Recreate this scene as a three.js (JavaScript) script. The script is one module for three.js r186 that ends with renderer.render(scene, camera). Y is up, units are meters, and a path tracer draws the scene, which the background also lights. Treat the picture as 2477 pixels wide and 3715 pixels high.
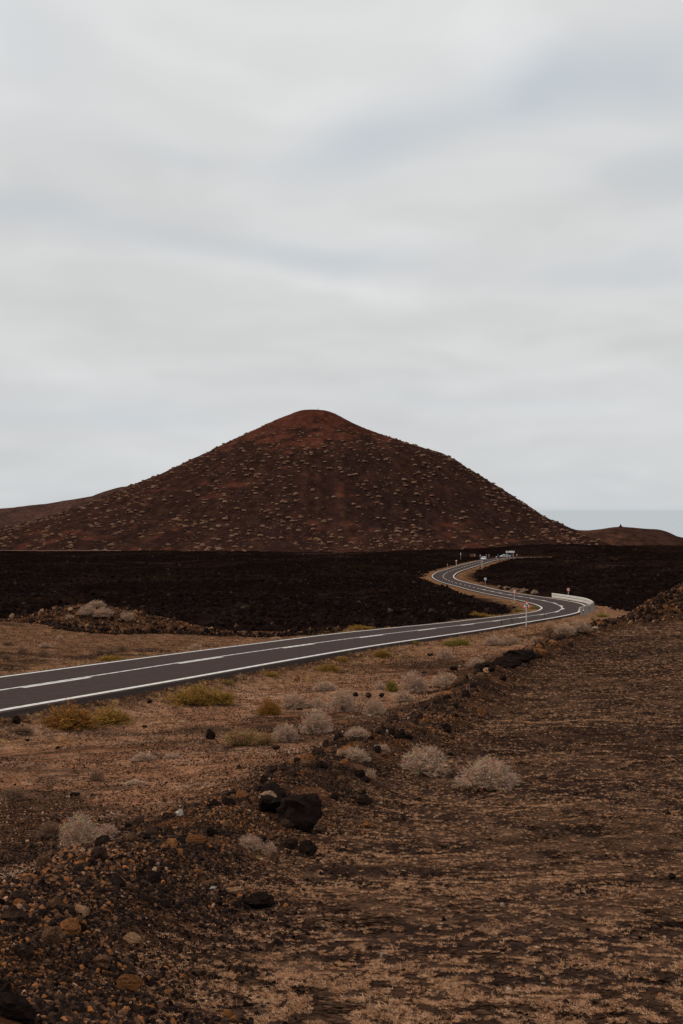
import * as THREE from 'three';
import { mergeGeometries, mergeVertices } from 'three/addons/utils/BufferGeometryUtils.js';
import { ImprovedNoise } from 'three/addons/math/ImprovedNoise.js';

/* ------------------------------------------------------------------ camera, sky, sun, exposure */
const scene = new THREE.Scene();
const F = 5160, U0 = 1238.5, V0 = 1848;                       // lens of the photograph: focal length, middle column, horizon row
const camera = new THREE.PerspectiveCamera(2 * Math.atan(1857.5 / F) * 180 / Math.PI, 683 / 1024, 0.3, 90000);
camera.position.set(0, 0, 0);
camera.rotation.x = -Math.atan(9.5 / F);
const renderer = new THREE.WebGLRenderer({ antialias: true });
renderer.setSize(683, 1024);
renderer.toneMapping = THREE.LinearToneMapping;
renderer.toneMappingExposure = 1.0;
renderer.shadowMap.enabled = true;
scene.add(camera);

const SUN = new THREE.Vector3(-0.78, 0.66, -0.18).normalize();
const sun = new THREE.DirectionalLight(new THREE.Color(1, 0.87, 0.70), 1.5);
sun.position.copy(SUN).multiplyScalar(400).add(new THREE.Vector3(0, -8, -120));
sun.target.position.set(0, -8, -120);
sun.castShadow = true; sun.shadow.radius = 20; sun.shadow.mapSize.set(2048, 2048);
Object.assign(sun.shadow.camera, { left: -200, right: 200, top: 200, bottom: -200, near: 10, far: 900 });
scene.add(sun, sun.target);

/* ------------------------------------------------------------------ small maths */
function rng(seed) { let a = seed >>> 0; return () => { a = (a + 0x6D2B79F5) | 0; let t = Math.imul(a ^ (a >>> 15), 1 | a); t = (t + Math.imul(t ^ (t >>> 7), 61 | t)) ^ t; return ((t ^ (t >>> 14)) >>> 0) / 4294967296; }; }
const clamp = (x, a = 0, b = 1) => x < a ? a : x > b ? b : x;
const smooth = (a, b, x) => { const t = clamp((x - a) / (b - a)); return t * t * (3 - 2 * t); };
const mix = (a, b, t) => a + (b - a) * t;
const mix3 = (a, b, t) => [mix(a[0], b[0], t), mix(a[1], b[1], t), mix(a[2], b[2], t)];
function hash(i, j, s) { let h = Math.imul(i, 374761393) ^ Math.imul(j, 668265263) ^ Math.imul(s, 2147483647 ^ 974711); h = Math.imul(h ^ (h >>> 13), 1274126177); h ^= h >>> 16; return (h >>> 0) / 4294967296; }
function vnoise(x, y, s = 0, px = 0) {                          // value noise 0..1, optionally tiling with period px
  let i = Math.floor(x), j = Math.floor(y); const fx = x - i, fy = y - j;
  const a = fx * fx * fx * (fx * (fx * 6 - 15) + 10), b = fy * fy * fy * (fy * (fy * 6 - 15) + 10);
  let i1 = i + 1, j1 = j + 1;
  if (px) { i = ((i % px) + px) % px; j = ((j % px) + px) % px; i1 = ((i1 % px) + px) % px; j1 = ((j1 % px) + px) % px; }
  return mix(mix(hash(i, j, s), hash(i1, j, s), a), mix(hash(i, j1, s), hash(i1, j1, s), a), b);
}
function fbm(x, y, oct = 4, s = 0, px = 0) { let v = 0, a = 0.5, n = 0; for (let o = 0; o < oct; o++) { v += a * vnoise(x, y, s + o * 17, px); n += a; a *= 0.5; x *= 2; y *= 2; px *= 2; } return v / n; }
function ridge(x, y, oct, s) { let v = 0, a = 0.5, n = 0; for (let o = 0; o < oct; o++) { v += a * (1 - Math.abs(2 * vnoise(x, y, s + o * 13) - 1)); n += a; a *= 0.5; x = x * 2.03 + 5.1; y = y * 2.03 - 3.7; } return v / n; }
const perlin = new ImprovedNoise();
function table(t, x) { if (x <= t[0][0]) return t[0][1]; for (let i = 1; i < t.length; i++) if (x <= t[i][0]) { const a = t[i - 1], b = t[i]; return mix(a[1], b[1], (x - a[0]) / (b[0] - a[0])); } return t[t.length - 1][1]; }
const lin = (r, g, b) => new THREE.Color().setRGB(r, g, b);

/* ------------------------------------------------------------------ the sky: high thin overcast with pale blue gaps */
{
  const W = 2048, Hh = 1024, data = new Float32Array(W * Hh * 4);
  // soft thinner places in the cloud sheet: azimuth, elevation (degrees, 0 = straight ahead), half sizes, tilt, strength
  const gaps = [];
  const add = (u, v, su, sv, tilt, k) => gaps.push([Math.atan((u - U0) / F), Math.atan((V0 - v) / F), su / F, sv / F, tilt, k]);
  add(1420, 470, 330, 110, -0.34, 1.0); add(2050, 320, 420, 105, -0.22, 0.95); add(2430, 330, 220, 130, 0, 0.9);
  add(2420, 690, 260, 90, 0.1, 0.95); add(1180, 930, 420, 45, 0.05, 0.65); add(60, 790, 260, 60, 0.02, 0.6); add(620, 880, 330, 60, 0.02, 0.5);
  add(420, 1510, 380, 38, 0.03, 0.5); add(560, 600, 420, 50, 0.05, 0.3); add(120, 160, 200, 300, 0, 0.3); add(1700, 1450, 500, 40, 0, 0.3); add(2300, 980, 360, 60, -0.05, 0.45);
  const r = rng(77);
  for (let k = 0; k < 70; k++) { const az = 0.45 + r() * (2 * Math.PI - 0.9), el = 0.04 + r() * r() * 1.2; gaps.push([az, el, (0.05 + r() * 0.09), 0.012 + r() * 0.02, (r() - 0.5) * 0.5, 0.4 + r() * 0.6]); }
  for (let j = 0; j < Hh; j++) {
    const el = (j + 0.5) / Hh * Math.PI - Math.PI / 2;
    for (let i = 0; i < W; i++) {
      const lon = ((i + 0.5) / W - 0.5) * 2 * Math.PI;           // atan2(z, x)
      const dx = Math.cos(el) * Math.cos(lon), dz = Math.cos(el) * Math.sin(lon), dy = Math.sin(el);
      const az = Math.atan2(dx, -dz);
      const k = 1 / (Math.max(dy, 0) + 0.16), px = dx * k, pz = dz * k;
      const wob = fbm(px * 2.1 + 9, pz * 2.1, 4, 31) - 0.5, wob2 = fbm(px * 2.3 - 4, pz * 2.3 + 8, 4, 57) - 0.5;
      let gap = 0;
      for (const g of gaps) {
        let da = az - g[0]; if (da > Math.PI) da -= 2 * Math.PI; if (da < -Math.PI) da += 2 * Math.PI;
        if (Math.abs(da) > g[2] * 3.5) continue;
        da += wob * 0.06; const de = el - g[1] + wob2 * 0.03, c = Math.cos(g[4]), s = Math.sin(g[4]);
        const a = (da * c - de * s) / g[2], b = (da * s + de * c) / g[3], q = a * a + b * b;
        if (q < 9) gap += g[5] * Math.exp(-q);
      }
      gap = (1 - Math.exp(-gap * 1.2)) * (0.55 + 0.9 * fbm(px * 3.3 + 7, pz * 3.9 + 2, 4, 19));
      const billow = fbm(px * 1.7 + 3 + wob, pz * 2.0 + 1 + wob2, 5, 91), fine = fbm(px * 4 + 1 + wob * 2, pz * 5 + wob2 * 2, 5, 13), low = smooth(0.13, 0.0, el);
      let L = 0.675 + 0.13 * (billow - 0.5) + 0.11 * (fine - 0.5) + 0.05 * smooth(0.1, 0.4, el);
      let col = [L * 0.995, L, L * 1.004];
      col = mix3(col, [0.46, 0.528, 0.588], gap * (0.72 + 0.7 * (fine - 0.5)));
      col = mix3(col, [0.545, 0.585, 0.615], low * 0.4);
      if (el < 0) col = mix3(col, [0.5, 0.55, 0.585], 0.8);
      const o = (j * W + i) * 4; data[o] = col[0]; data[o + 1] = col[1]; data[o + 2] = col[2]; data[o + 3] = 1;
    }
  }
  const sky = new THREE.DataTexture(data, W, Hh, THREE.RGBAFormat, THREE.FloatType);
  sky.mapping = THREE.EquirectangularReflectionMapping; sky.magFilter = THREE.LinearFilter; sky.minFilter = THREE.LinearFilter; sky.needsUpdate = true;
  scene.background = sky; scene.environment = sky;
}

/* ------------------------------------------------------------------ the road's line, fitted from the photograph: x, distance, height, half width right, left */
const RP = [[-27, -8, -3.2, 3.3, 2.9], [-23.2, 5, -3.9, 3.3, 2.9], [-19.8, 17.5, -4.6, 3.3, 2.9], [-16.5, 29.5, -5.18, 3.3, 2.9],
  [-13.4, 40.74, -5.73, 3.39, 2.89], [-9.78, 53.66, -6.35, 3.63, 2.85], [-6.12, 66.4, -6.94, 3.76, 2.72], [-1.98, 79.98, -7.59, 3.73, 2.7], [2.26, 93.13, -8.24, 3.89, 2.95], [6.67, 106.62, -8.95, 3.78, 2.87], [10.84, 120.08, -9.68, 3.44, 2.63], [14.89, 133.7, -10.41, 3.26, 2.57], [18.95, 147.39, -11.13, 3.14, 2.47], [22.95, 161.05, -11.84, 2.89, 2.41], [26.45, 174.49, -12.5, 2.75, 2.47], [29.18, 188.2, -13.09, 3.17, 2.66], [30.81, 200.79, -13.6, 3.57, 2.97], [31.83, 213.83, -14.08, 3.84, 3.37], [32.2, 228.28, -14.62, 3.73, 3.44], [32.12, 242.51, -15.15, 3.63, 3.47], [31.91, 256.45, -15.67, 3.44, 3.29], [31.64, 270.45, -16.2, 3.25, 3.21], [31.45, 284.6, -16.71, 3.17, 3.17], [31.29, 298.75, -17.18, 3.1, 3.11], [31.07, 312.89, -17.63, 3.02, 3.09], [30.86, 327.02, -18.03, 3.04, 3.09], [30.58, 341.18, -18.39, 3.07, 3.06], [30.08, 355.32, -18.72, 3.1, 3.04], [29.5, 369.45, -19.03, 3.12, 3.01], [29.1, 383.54, -19.29, 3.06, 2.95], [29.08, 397.72, -19.52, 3.0, 2.89], [29.54, 411.58, -19.7, 2.99, 3.13], [30.44, 425.65, -19.86, 3.1, 3.3], [31.85, 439.69, -20.0, 3.28, 3.3], [33.65, 453.76, -20.11, 3.27, 3.3], [35.96, 467.77, -20.22, 3.26, 3.22], [38.61, 481.7, -20.33, 3.28, 3.14], [41.33, 495.61, -20.42, 3.31, 3.19], [44.05, 509.51, -20.5, 3.34, 3.24], [46.83, 523.43, -20.59, 3.34, 3.3], [49.76, 537.31, -20.7, 3.36, 3.27], [52.6, 551.17, -20.81, 3.27, 3.25], [55.38, 565.02, -20.92, 3.19, 3.23], [58.22, 578.82, -21.05, 3.15, 3.13], [61.3, 592.56, -21.18, 3.09, 3.01], [64.88, 606.12, -21.32, 3.12, 3.03], [69.31, 619.72, -21.49, 3.13, 3.02], [76, 632, -21.6, 3.1, 3.0], [86, 641.5, -21.7, 3.1, 3.0], [99, 648.5, -21.8, 3.1, 3.0], [113, 654, -21.9, 3.1, 3.0]];
const ROAD = [];                                                // samples [x, D, y, wr, wl, tx, tD, s]
{
  const n = RP.length, N = 8, get = i => RP[clamp(i, 0, n - 1)];
  for (let i = 0; i < n - 1; i++) for (let k = 0; k < N; k++) {
    const a = get(i - 1), b = get(i), c = get(i + 1), d = get(i + 2), t = k / N;
    ROAD.push(b.map((_, m) => 0.5 * (2 * b[m] + (c[m] - a[m]) * t + (2 * a[m] - 5 * b[m] + 4 * c[m] - d[m]) * t * t + (3 * b[m] - a[m] - 3 * c[m] + d[m]) * t * t * t)));
  }
  ROAD.push(RP[n - 1].slice());
  let s = 0;
  ROAD.forEach((p, i) => {
    const a = ROAD[Math.max(0, i - 1)], b = ROAD[Math.min(ROAD.length - 1, i + 1)], l = Math.hypot(b[0] - a[0], b[1] - a[1]);
    p[5] = (b[0] - a[0]) / l; p[6] = (b[1] - a[1]) / l; if (i) s += Math.hypot(p[0] - ROAD[i - 1][0], p[1] - ROAD[i - 1][1]); p[7] = s;
  });
}
function nearRoad(x, D) {                                       // {t: metres to the right of the centre line, y, e: metres outside the asphalt, s}
  let lo = 0, hi = ROAD.length - 1;
  while (hi - lo > 1) { const m = (lo + hi) >> 1; if (ROAD[m][1] < D) lo = m; else hi = m; }
  let best = 1e18, bi = lo;
  for (let i = Math.max(0, lo - 70); i <= Math.min(ROAD.length - 1, lo + 70); i++) { const p = ROAD[i], q = (p[0] - x) ** 2 + (p[1] - D) ** 2; if (q < best) { best = q; bi = i; } }
  const p = ROAD[bi], dx = x - p[0], dD = D - p[1], al = dx * p[5] + dD * p[6], t = dx * p[6] - dD * p[5];
  const slope = (ROAD[Math.min(ROAD.length - 1, bi + 1)][2] - ROAD[Math.max(0, bi - 1)][2]) / 3.5;
  const beyond = (bi === 0 || bi === ROAD.length - 1) ? Math.abs(al) : 0;
  return { t, y: p[2] + slope * clamp(al, -2, 2), e: Math.max(beyond, (t > 0 ? t - p[3] : -t - p[4]) - 0.38), s: p[7] + al };
}
const roadAt = D => { for (let i = 1; i < ROAD.length; i++) if (ROAD[i][1] >= D) { const a = ROAD[i - 1], b = ROAD[i], k = (D - a[1]) / (b[1] - a[1]); return a.map((v, m) => mix(v, b[m], k)); } };

/* ------------------------------------------------------------------ the lie of the land: thin-plate surface through levelled points (x, distance, height) */
const PROFILE = [[330, 130], [412, 100], [472, 82], [602, 58], [730, 43], [802, 36], [1082, 22.5], [1152, 20], [1452, 12.5], [1867, 7.5], [2400, 5]];
const CP = [];
{
  const p = (u, v, D) => CP.push([(u - U0) / F * D, D, -(v - V0) / F * D]);
  for (const x of [-14, -4, 4, 14]) CP.push([x, 0.5, -1.72]);
  for (const x of [-9, -3, 0, 3, 9]) { CP.push([x, 7.5, -2.71]); }
  for (const x of [-5, 0, 5, 12]) { CP.push([x, 12.5, -3.5]); CP.push([x, 20, -4.46]); }
  CP.push([-7.5, 28, -5.15], [-3, 28, -5.1], [3, 28, -5.05], [10, 28, -5.0], [20, 28, -4.9]);
  CP.push([-6.5, 37, -6.1], [-1, 37, -5.9], [3, 36, -5.6], [10, 36, -5.5], [20, 36, -5.3]);
  CP.push([-4.5, 48, -6.75], [1, 50, -6.7], [6.3, 58, -6.77], [12, 58, -6.6], [24, 58, -6.5], [-1.5, 60, -7.35], [2, 62, -7.3]);
  CP.push([3.5, 75, -7.9], [8, 76, -7.75], [13, 84, -7.55], [20, 82, -7.4], [30, 82, -7.2], [8.5, 95, -8.9], [14, 100, -8.9], [21, 100, -8.0], [30, 100, -7.7], [45, 100, -7.6], [18, 125, -10.8], [27, 122, -10.0], [34, 130, -10.6], [26, 150, -12.0], [36, 155, -12.2], [34, 172, -12.9], [45, 175, -13.2], [60, 150, -11.5]);
  CP.push([-16, 62, -6.9], [-26, 62, -6.7], [-11, 78, -7.65], [-20, 80, -7.5], [-32, 80, -7.0], [-4, 92, -8.5], [-12, 95, -8.15], [-22, 98, -7.85], [-34, 100, -7.4], [0, 106, -9.3], [-10, 106, -9.4], [-21, 110, -9.5], [-34, 112, -9.4]);
  for (const [D, y] of [[140, -11], [180, -12.9], [240, -15.2], [300, -16.9], [350, -17.9], [420, -19.5], [500, -20.4], [600, -21.3], [690, -21.9]]) for (const a of [-0.3, -0.16, -0.05]) CP.push([a * D, D, y]);
  for (const [D, y] of [[220, -14.6], [300, -17.0], [400, -19.2], [500, -20.0], [600, -19.9], [690, -18.9]]) for (const a of [0.17, 0.24, 0.34]) CP.push([a * D, D, y - (a < 0.2 ? 0.5 : 0)]);
  for (let i = 60; i < ROAD.length; i += 18) CP.push([ROAD[i][0], ROAD[i][1], ROAD[i][2] - 0.35]);
}
const TPS = (() => {
  const n = CP.length, m = n + 3, S = 0.01, A = [], k = q => q < 1e-12 ? 0 : 0.5 * q * Math.log(q);
  for (let i = 0; i < n; i++) { const row = new Float64Array(m + 1); for (let j = 0; j < n; j++) row[j] = k(((CP[i][0] - CP[j][0]) ** 2 + (CP[i][1] - CP[j][1]) ** 2) * S * S); row[i] += 2e-4; row[n] = 1; row[n + 1] = CP[i][0] * S; row[n + 2] = CP[i][1] * S; row[m] = CP[i][2]; A.push(row); }
  for (let c = 0; c < 3; c++) { const row = new Float64Array(m + 1); for (let j = 0; j < n; j++) row[j] = c === 0 ? 1 : CP[j][c - 1] * S; A.push(row); }
  for (let c = 0; c < m; c++) {
    let p = c; for (let r = c + 1; r < m; r++) if (Math.abs(A[r][c]) > Math.abs(A[p][c])) p = r;
    [A[c], A[p]] = [A[p], A[c]];
    for (let r = c + 1; r < m; r++) { const f = A[r][c] / A[c][c]; if (f) for (let q = c; q <= m; q++) A[r][q] -= f * A[c][q]; }
  }
  const w = new Float64Array(m);
  for (let c = m - 1; c >= 0; c--) { let v = A[c][m]; for (let q = c + 1; q < m; q++) v -= A[c][q] * w[q]; w[c] = v / A[c][c]; }
  return (x, D) => { let v = w[n] + w[n + 1] * x * S + w[n + 2] * D * S; for (let j = 0; j < n; j++) { const q = ((x - CP[j][0]) ** 2 + (D - CP[j][1]) ** 2) * S * S; if (q > 1e-12) v += w[j] * 0.5 * q * Math.log(q); } return v; };
})();
function base(x, D) {
  const lim = 14 + 0.36 * Math.max(D, 0), xc = clamp(x, -lim, lim), Dc = clamp(D, 0.5, 690);
  let y = D < 0.5 ? -1.72 + Math.max(D, -80) * -0.02 : TPS(xc, Dc);
  if (D > 690) y = mix(y, -75, smooth(700, 1300, D));
  return y;
}
// the rubble bank between the cinder field and the stony slope
const BERM = [[-420, 3900], [-150, 3700], [130, 3520], [430, 3310], [720, 3110], [1010, 2950], [1330, 2790], [1480, 2690], [1640, 2600], [1720, 2520], [1850, 2420], [1960, 2370], [2080, 2320], [2200, 2265]].map(([u, v]) => { const D = table(PROFILE, v - V0); return [(u - U0) / F * D, D]; });
function bermDist(x, D) {                                       // {b: signed metres, + towards the cinder field, k: metres along}
  let best = 1e18, b = 0, k = 0, len = 0;
  for (let i = 0; i < BERM.length - 1; i++) {
    const [ax, ay] = BERM[i], [bx, by] = BERM[i + 1], vx = bx - ax, vy = by - ay, l2 = vx * vx + vy * vy, l = Math.sqrt(l2);
    let t = ((x - ax) * vx + (D - ay) * vy) / l2; const tc = clamp(t, 0, 1);
    const q = (x - ax - vx * tc) ** 2 + (D - ay - vy * tc) ** 2;
    if (q < best) { best = q; const cr = ((x - ax) * vy - (D - ay) * vx) / l; b = Math.sign(cr) * Math.sqrt(q); k = len + tc * l; if ((i === 0 && t < 0) || (i === BERM.length - 2 && t > 1)) b = Math.sign(cr) * Math.sqrt(q); }
    len += l;
  }
  return { b, k };
}
const PILE = [[19.2, 98.5, 0.3], [21.5, 99.5, 1.1], [23.4, 100.5, 2.1], [25.6, 101.5, 3.0], [30, 103, 3.4], [38, 105, 2.6]];   // heap of field stones: x, distance, height
function pileH(x, D) {
  let h = 0;
  for (let i = 0; i < PILE.length - 1; i++) { const a = PILE[i], b = PILE[i + 1], vx = b[0] - a[0], vy = b[1] - a[1], t = clamp(((x - a[0]) * vx + (D - a[1]) * vy) / (vx * vx + vy * vy)), q = Math.hypot(x - a[0] - vx * t, D - a[1] - vy * t); const top = mix(a[2], b[2], t); h = Math.max(h, top * Math.exp(-((q / (1.2 + top * 0.75)) ** 2))); }
  return h;
}
const knoll = (x, D) => 2.1 * Math.exp(-(((x + 21) / 4.6) ** 2) - ((D - 116) / 4.2) ** 2) + 1.1 * Math.exp(-(((x + 15) / 4) ** 2) - ((D - 114) / 3) ** 2) + 0.7 * Math.exp(-(((x + 27) / 4) ** 2) - ((D - 114) / 3) ** 2);
function ground(x, D) {
  let y = base(x, D);
  if (D > -15 && D < 130) {
    const { b, k } = bermDist(x, D);
    if (Math.abs(b) < 4) y += (0.34 + 0.2 * vnoise(k * 0.35, 3, 4)) * Math.exp(-((b / 1.0) ** 2)) * smooth(-14, 4, D);
    y += pileH(x, D) + knoll(x, D);
  }
  if (D < 300) y += (fbm(x * 0.22, D * 0.22, 3, 5) - 0.5) * 0.28 * smooth(2, 20, D) + (fbm(x * 1.3, D * 1.3, 3, 8) - 0.5) * 0.11;
  if (D > -8 && D < 662) {
    const r = nearRoad(x, D);
    if (r.e < 9) { const drop = r.e < 0 ? 0.13 : 0.13 + (r.t > 0 ? 0.24 : 0.15) * Math.min(r.e, 1.4); y = mix(r.y - drop, y, smooth(0.8, r.t > 0 ? 5.5 : 7, r.e)); }
  }
  return y;
}
const GY = (x, D) => ground(x, D);
function spot(u, v, from = 3) {                                 // where a line of sight of the photograph meets the land
  let a = from, b = from;
  for (let D = from; D < 760; D *= 1.006) { b = D; if (-(v - V0) / F * D <= ground((u - U0) / F * D, D)) break; a = D; }
  for (let i = 0; i < 20; i++) { const m = (a + b) / 2; if (-(v - V0) / F * m <= ground((u - U0) / F * m, m)) b = m; else a = m; }
  const x = (u - U0) / F * b; return { x, D: b, y: ground(x, b), m: b / F };   // m: metres per photograph pixel there
}

/* ------------------------------------------------------------------ names, labels */
const taken = {};
function numbered(n) { const k = taken[n] = (taken[n] ?? -1) + 1; return k ? `${n}_${String(k).padStart(3, '0')}` : n; }
function tag(o, label, category, group, kind) { if (label) o.userData.label = label; if (category) o.userData.category = category; if (group) o.userData.group = group; if (kind) o.userData.kind = kind; return o; }
function mesh(name, geo, mat, parent) { const m = new THREE.Mesh(geo, mat); m.name = parent ? name : numbered(name); m.castShadow = m.receiveShadow = true; (parent || scene).add(m); return m; }
function thing(name, label, category, x, y, z, turn = 0, group) { const g = new THREE.Group(); g.name = numbered(name); g.position.set(x, y, z); g.rotation.y = turn; scene.add(g); return tag(g, label, category, group); }
function copyOf(o) { const c = o.clone(); c.name = numbered(o.name.replace(/_\d{3}$/, '')); c.userData = { ...o.userData }; scene.add(c); return c; }

/* ------------------------------------------------------------------ textures: grain only */
function grain(N, fn) {
  const d = new Uint8Array(N * N * 4);
  for (let j = 0; j < N; j++) for (let i = 0; i < N; i++) { const c = fn(i / N, j / N), o = (j * N + i) * 4; for (let k = 0; k < 3; k++) d[o + k] = clamp(c[k]) * 255; d[o + 3] = 255; }
  const t = new THREE.DataTexture(d, N, N); t.wrapS = t.wrapT = THREE.RepeatWrapping; t.magFilter = THREE.LinearFilter; t.minFilter = THREE.LinearMipmapLinearFilter; t.generateMipmaps = true; t.needsUpdate = true; return t;
}
const scaled = (t, s) => { const c = t.clone(); c.repeat.set(1 / s, 1 / s); c.needsUpdate = true; return c; };
function cells(x, y, n, s) {                                    // nearest and second cell point, tiling: [F1, F2, id]
  x *= n; y *= n; const i = Math.floor(x), j = Math.floor(y); let a = 9, b = 9, id = 0;
  for (let q = -1; q <= 1; q++) for (let p = -1; p <= 1; p++) { const ii = ((i + p) % n + n) % n, jj = ((j + q) % n + n) % n, dx = i + p + hash(ii, jj, s) - x, dy = j + q + hash(ii, jj, s + 1) - y, d = dx * dx + dy * dy; if (d < a) { b = a; a = d; id = hash(ii, jj, s + 2); } else if (d < b) b = d; }
  return [Math.sqrt(a), Math.sqrt(b), id];
}
const gravelMap = grain(1024, (x, y) => {
  const c = cells(x, y, 96, 3), d = cells(x, y, 34, 9), n = fbm(x * 8, y * 8, 5, 2, 8), f = fbm(x * 64, y * 64, 3, 6, 64);
  let v = 0.30 + 0.34 * (c[2] - 0.5) + 0.5 * (n - 0.5) + 0.4 * (f - 0.5); let warm = 0.5;
  if (d[2] > 0.72 && d[0] < 0.36) { v = 0.25 + 0.8 * hash(Math.floor(d[2] * 9999), 1, 1) * 0.8; warm = hash(Math.floor(d[2] * 9999), 2, 1); }
  v *= 0.8 + 0.2 * smooth(0.0, 0.25, c[1] - c[0]);
  return [v * 1.04, v * (1.0 - 0.06 * warm), v * (0.98 - 0.14 * warm)];
});
const lavaMap = grain(1024, (x, y) => { const c = cells(x, y, 60, 21), n = fbm(x * 6, y * 6, 6, 33, 6), f = fbm(x * 90, y * 90, 2, 44, 90); const v = 0.42 + 0.5 * (n - 0.5) + 0.3 * (c[2] - 0.5) + 0.3 * (f - 0.5); return [v * 1.05, v, v * 0.96]; });
const coneMap = grain(1024, (x, y) => {
  const n = fbm(x * 10, y * 10, 6, 71, 10), f = fbm(x * 120, y * 120, 2, 72, 120), c = cells(x, y, 70, 75); let v = 0.42 + 0.5 * (n - 0.5) + 0.25 * (f - 0.5), w = 0;
  if (c[2] > 0.66 && c[0] < 0.2 + 0.22 * hash(Math.floor(c[2] * 1e4), 4, 4)) { v += 0.24; w = 1; }
  return [v, v * (w ? 1.06 : 0.98), v * (w ? 1.06 : 0.96)];
});
const asphaltMap = grain(512, (x, y) => { const c = cells(x, y, 110, 5), n = fbm(x * 5, y * 5, 5, 7, 5), v = 0.5 + 0.4 * (c[2] - 0.5) + 0.28 * (n - 0.5) + (c[2] > 0.97 ? 0.25 : 0); return [v, v * 0.985, v * 0.985]; });
const rockMap = grain(512, (x, y) => { const n = fbm(x * 6, y * 6, 6, 51, 6), c = cells(x, y, 26, 53), v = 0.55 + 0.7 * (n - 0.5) - 0.34 * smooth(0.34, 0.1, c[0]); return [v, v * 0.99, v * 0.97]; });
const std = (o) => new THREE.MeshPhysicalMaterial({ roughness: 0.95, metalness: 0, specularIntensity: 0, ...o });

/* ------------------------------------------------------------------ sheets of land */
function spread(fine, step, end, growth) { const a = [0]; let s = step; while (a[a.length - 1] < end) { const l = a[a.length - 1]; if (l > fine) s *= growth; a.push(Math.min(end, l + s)); } return [...a.slice(1).reverse().map(v => -v), ...a]; }
function sheet(rows, cols, pos, colour, keep) {                  // rows × cols grid of points; pos(i, j) -> [x, D, y], colour -> [r, g, b]
  const P = [], C = [], UV = [], I = [], ok = [];
  rows.forEach((r, i) => cols.forEach((c, j) => { const [x, D, y, k] = pos(r, c); P.push(x, y, -D); UV.push(x, -D); const q = colour(x, D, y); C.push(q[0], q[1], q[2]); ok.push(k === undefined ? true : k); }));
  const m = cols.length;
  for (let i = 0; i < rows.length - 1; i++) for (let j = 0; j < m - 1; j++) { const a = i * m + j, b = a + 1, c = a + m, d = c + 1; if (ok[a] || ok[b] || ok[c] || ok[d]) I.push(a, b, c, b, d, c); }
  const g = new THREE.BufferGeometry();
  g.setAttribute('position', new THREE.Float32BufferAttribute(P, 3)); g.setAttribute('uv', new THREE.Float32BufferAttribute(UV, 2)); g.setAttribute('color', new THREE.Float32BufferAttribute(C, 3));
  g.setIndex(I); g.computeVertexNormals(); return g;
}
const SOIL = [0.54, 0.275, 0.163], SOILPALE = [0.70, 0.405, 0.262], CINDER = [0.098, 0.060, 0.048], EARTH = [0.23, 0.10, 0.046], STRAWY = [0.37, 0.205, 0.118], VERGE = [0.60, 0.32, 0.17], DARK = [0.075, 0.045, 0.034];
function groundColour(x, D) {
  if (D > 260 || D < -20) { const r = D > 0 && D < 662 ? nearRoad(x, D) : { e: 99 }; return mix3(DARK, VERGE, 0.85 * smooth(6, 1.5, r.e + 6 * (fbm(x * 0.3, D * 0.3, 3, 3) - 0.5))); }
  const n1 = fbm(x * 0.16, D * 0.16, 4, 101), n2 = fbm(x * 0.75, D * 0.75, 4, 111), n3 = fbm(x * 2.6, D * 2.6, 3, 121);
  const { b } = bermDist(x, D), r = nearRoad(x, D);
  let c;
  if (r.t < 0) {                                                  // beyond the road
    c = mix3(STRAWY, SOIL, smooth(0.35, 0.65, n2) * 0.55);
    c = mix3(c, DARK, smooth(0.52, 0.66, n1 + (n2 - 0.5) * 0.5 + 0.16 * smooth(-18, -26, x)) * 0.8);
    c = mix3(c, EARTH, smooth(104, 109, D + 5 * (n2 - 0.5)) * 0.85);
    c = mix3(c, DARK, smooth(122, 132, D + 8 * (n2 - 0.5)));
  } else {
    const slope = mix3(mix3(SOIL, SOILPALE, smooth(0.42, 0.68, n2)), EARTH, smooth(0.5, 0.66, n1 + 0.35 * (n3 - 0.5)) * 0.55);
    const cinderPatch = smooth(0.47, 0.60, n1 * 0.55 + n2 * 0.45 + 0.2 * smooth(-0.6, -3.2, x) * smooth(32, 12, D));
    const s2 = mix3(slope, DARK, cinderPatch * 0.72);
    const field = mix3(mix3(CINDER, STRAWY, 0.42 * smooth(0.36, 0.66, n2 * 0.5 + n3 * 0.5)), DARK, 0.5 * smooth(0.55, 0.7, n1));
    c = mix3(s2, field, smooth(-0.2, 1.3, b + 1.2 * (n2 - 0.5)));
    const bank = Math.exp(-(((b + 0.2) / 1.1) ** 2)); c = mix3(c, mix3(EARTH, DARK, smooth(0.4, 0.6, n3)), clamp(bank * 1.2) * 0.9);
    if (D > 60) { const p = pileH(x, D); c = mix3(c, mix3(EARTH, STRAWY, n2), clamp(p)); }
    if (D > 105) c = mix3(c, mix3(SOILPALE, VERGE, n2), 0.6);
    if (D > 165) c = mix3(c, DARK, smooth(4, 10, r.e));
  }
  c = mix3(c, mix3(VERGE, SOILPALE, n3), smooth(4.2, 0.6, r.e + 4 * (n2 - 0.5)) * (r.t > 0 && D < 110 ? 0.45 : 0.75));
  if (r.e < 1.0 && r.t > 0 && D < 75) c = mix3(c, DARK, smooth(1.0, 0.5, r.e + 0.8 * (n3 - 0.5)) * 0.75);
  const k = 0.8 + 0.4 * n3; return [c[0] * k, c[1] * k, c[2] * k];
}
const angles = spread(0.30, 0.0017, Math.PI, 1.12);
const radii = []; for (let r = 1.2; r < 3000; r *= r < 260 ? 1.009 : 1.035) radii.push(r); radii.push(3000);
const gravelMat = std({ vertexColors: true, map: scaled(gravelMap, 2.6), bumpMap: scaled(gravelMap, 2.6), bumpScale: 0.02, roughness: 1 });
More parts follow.
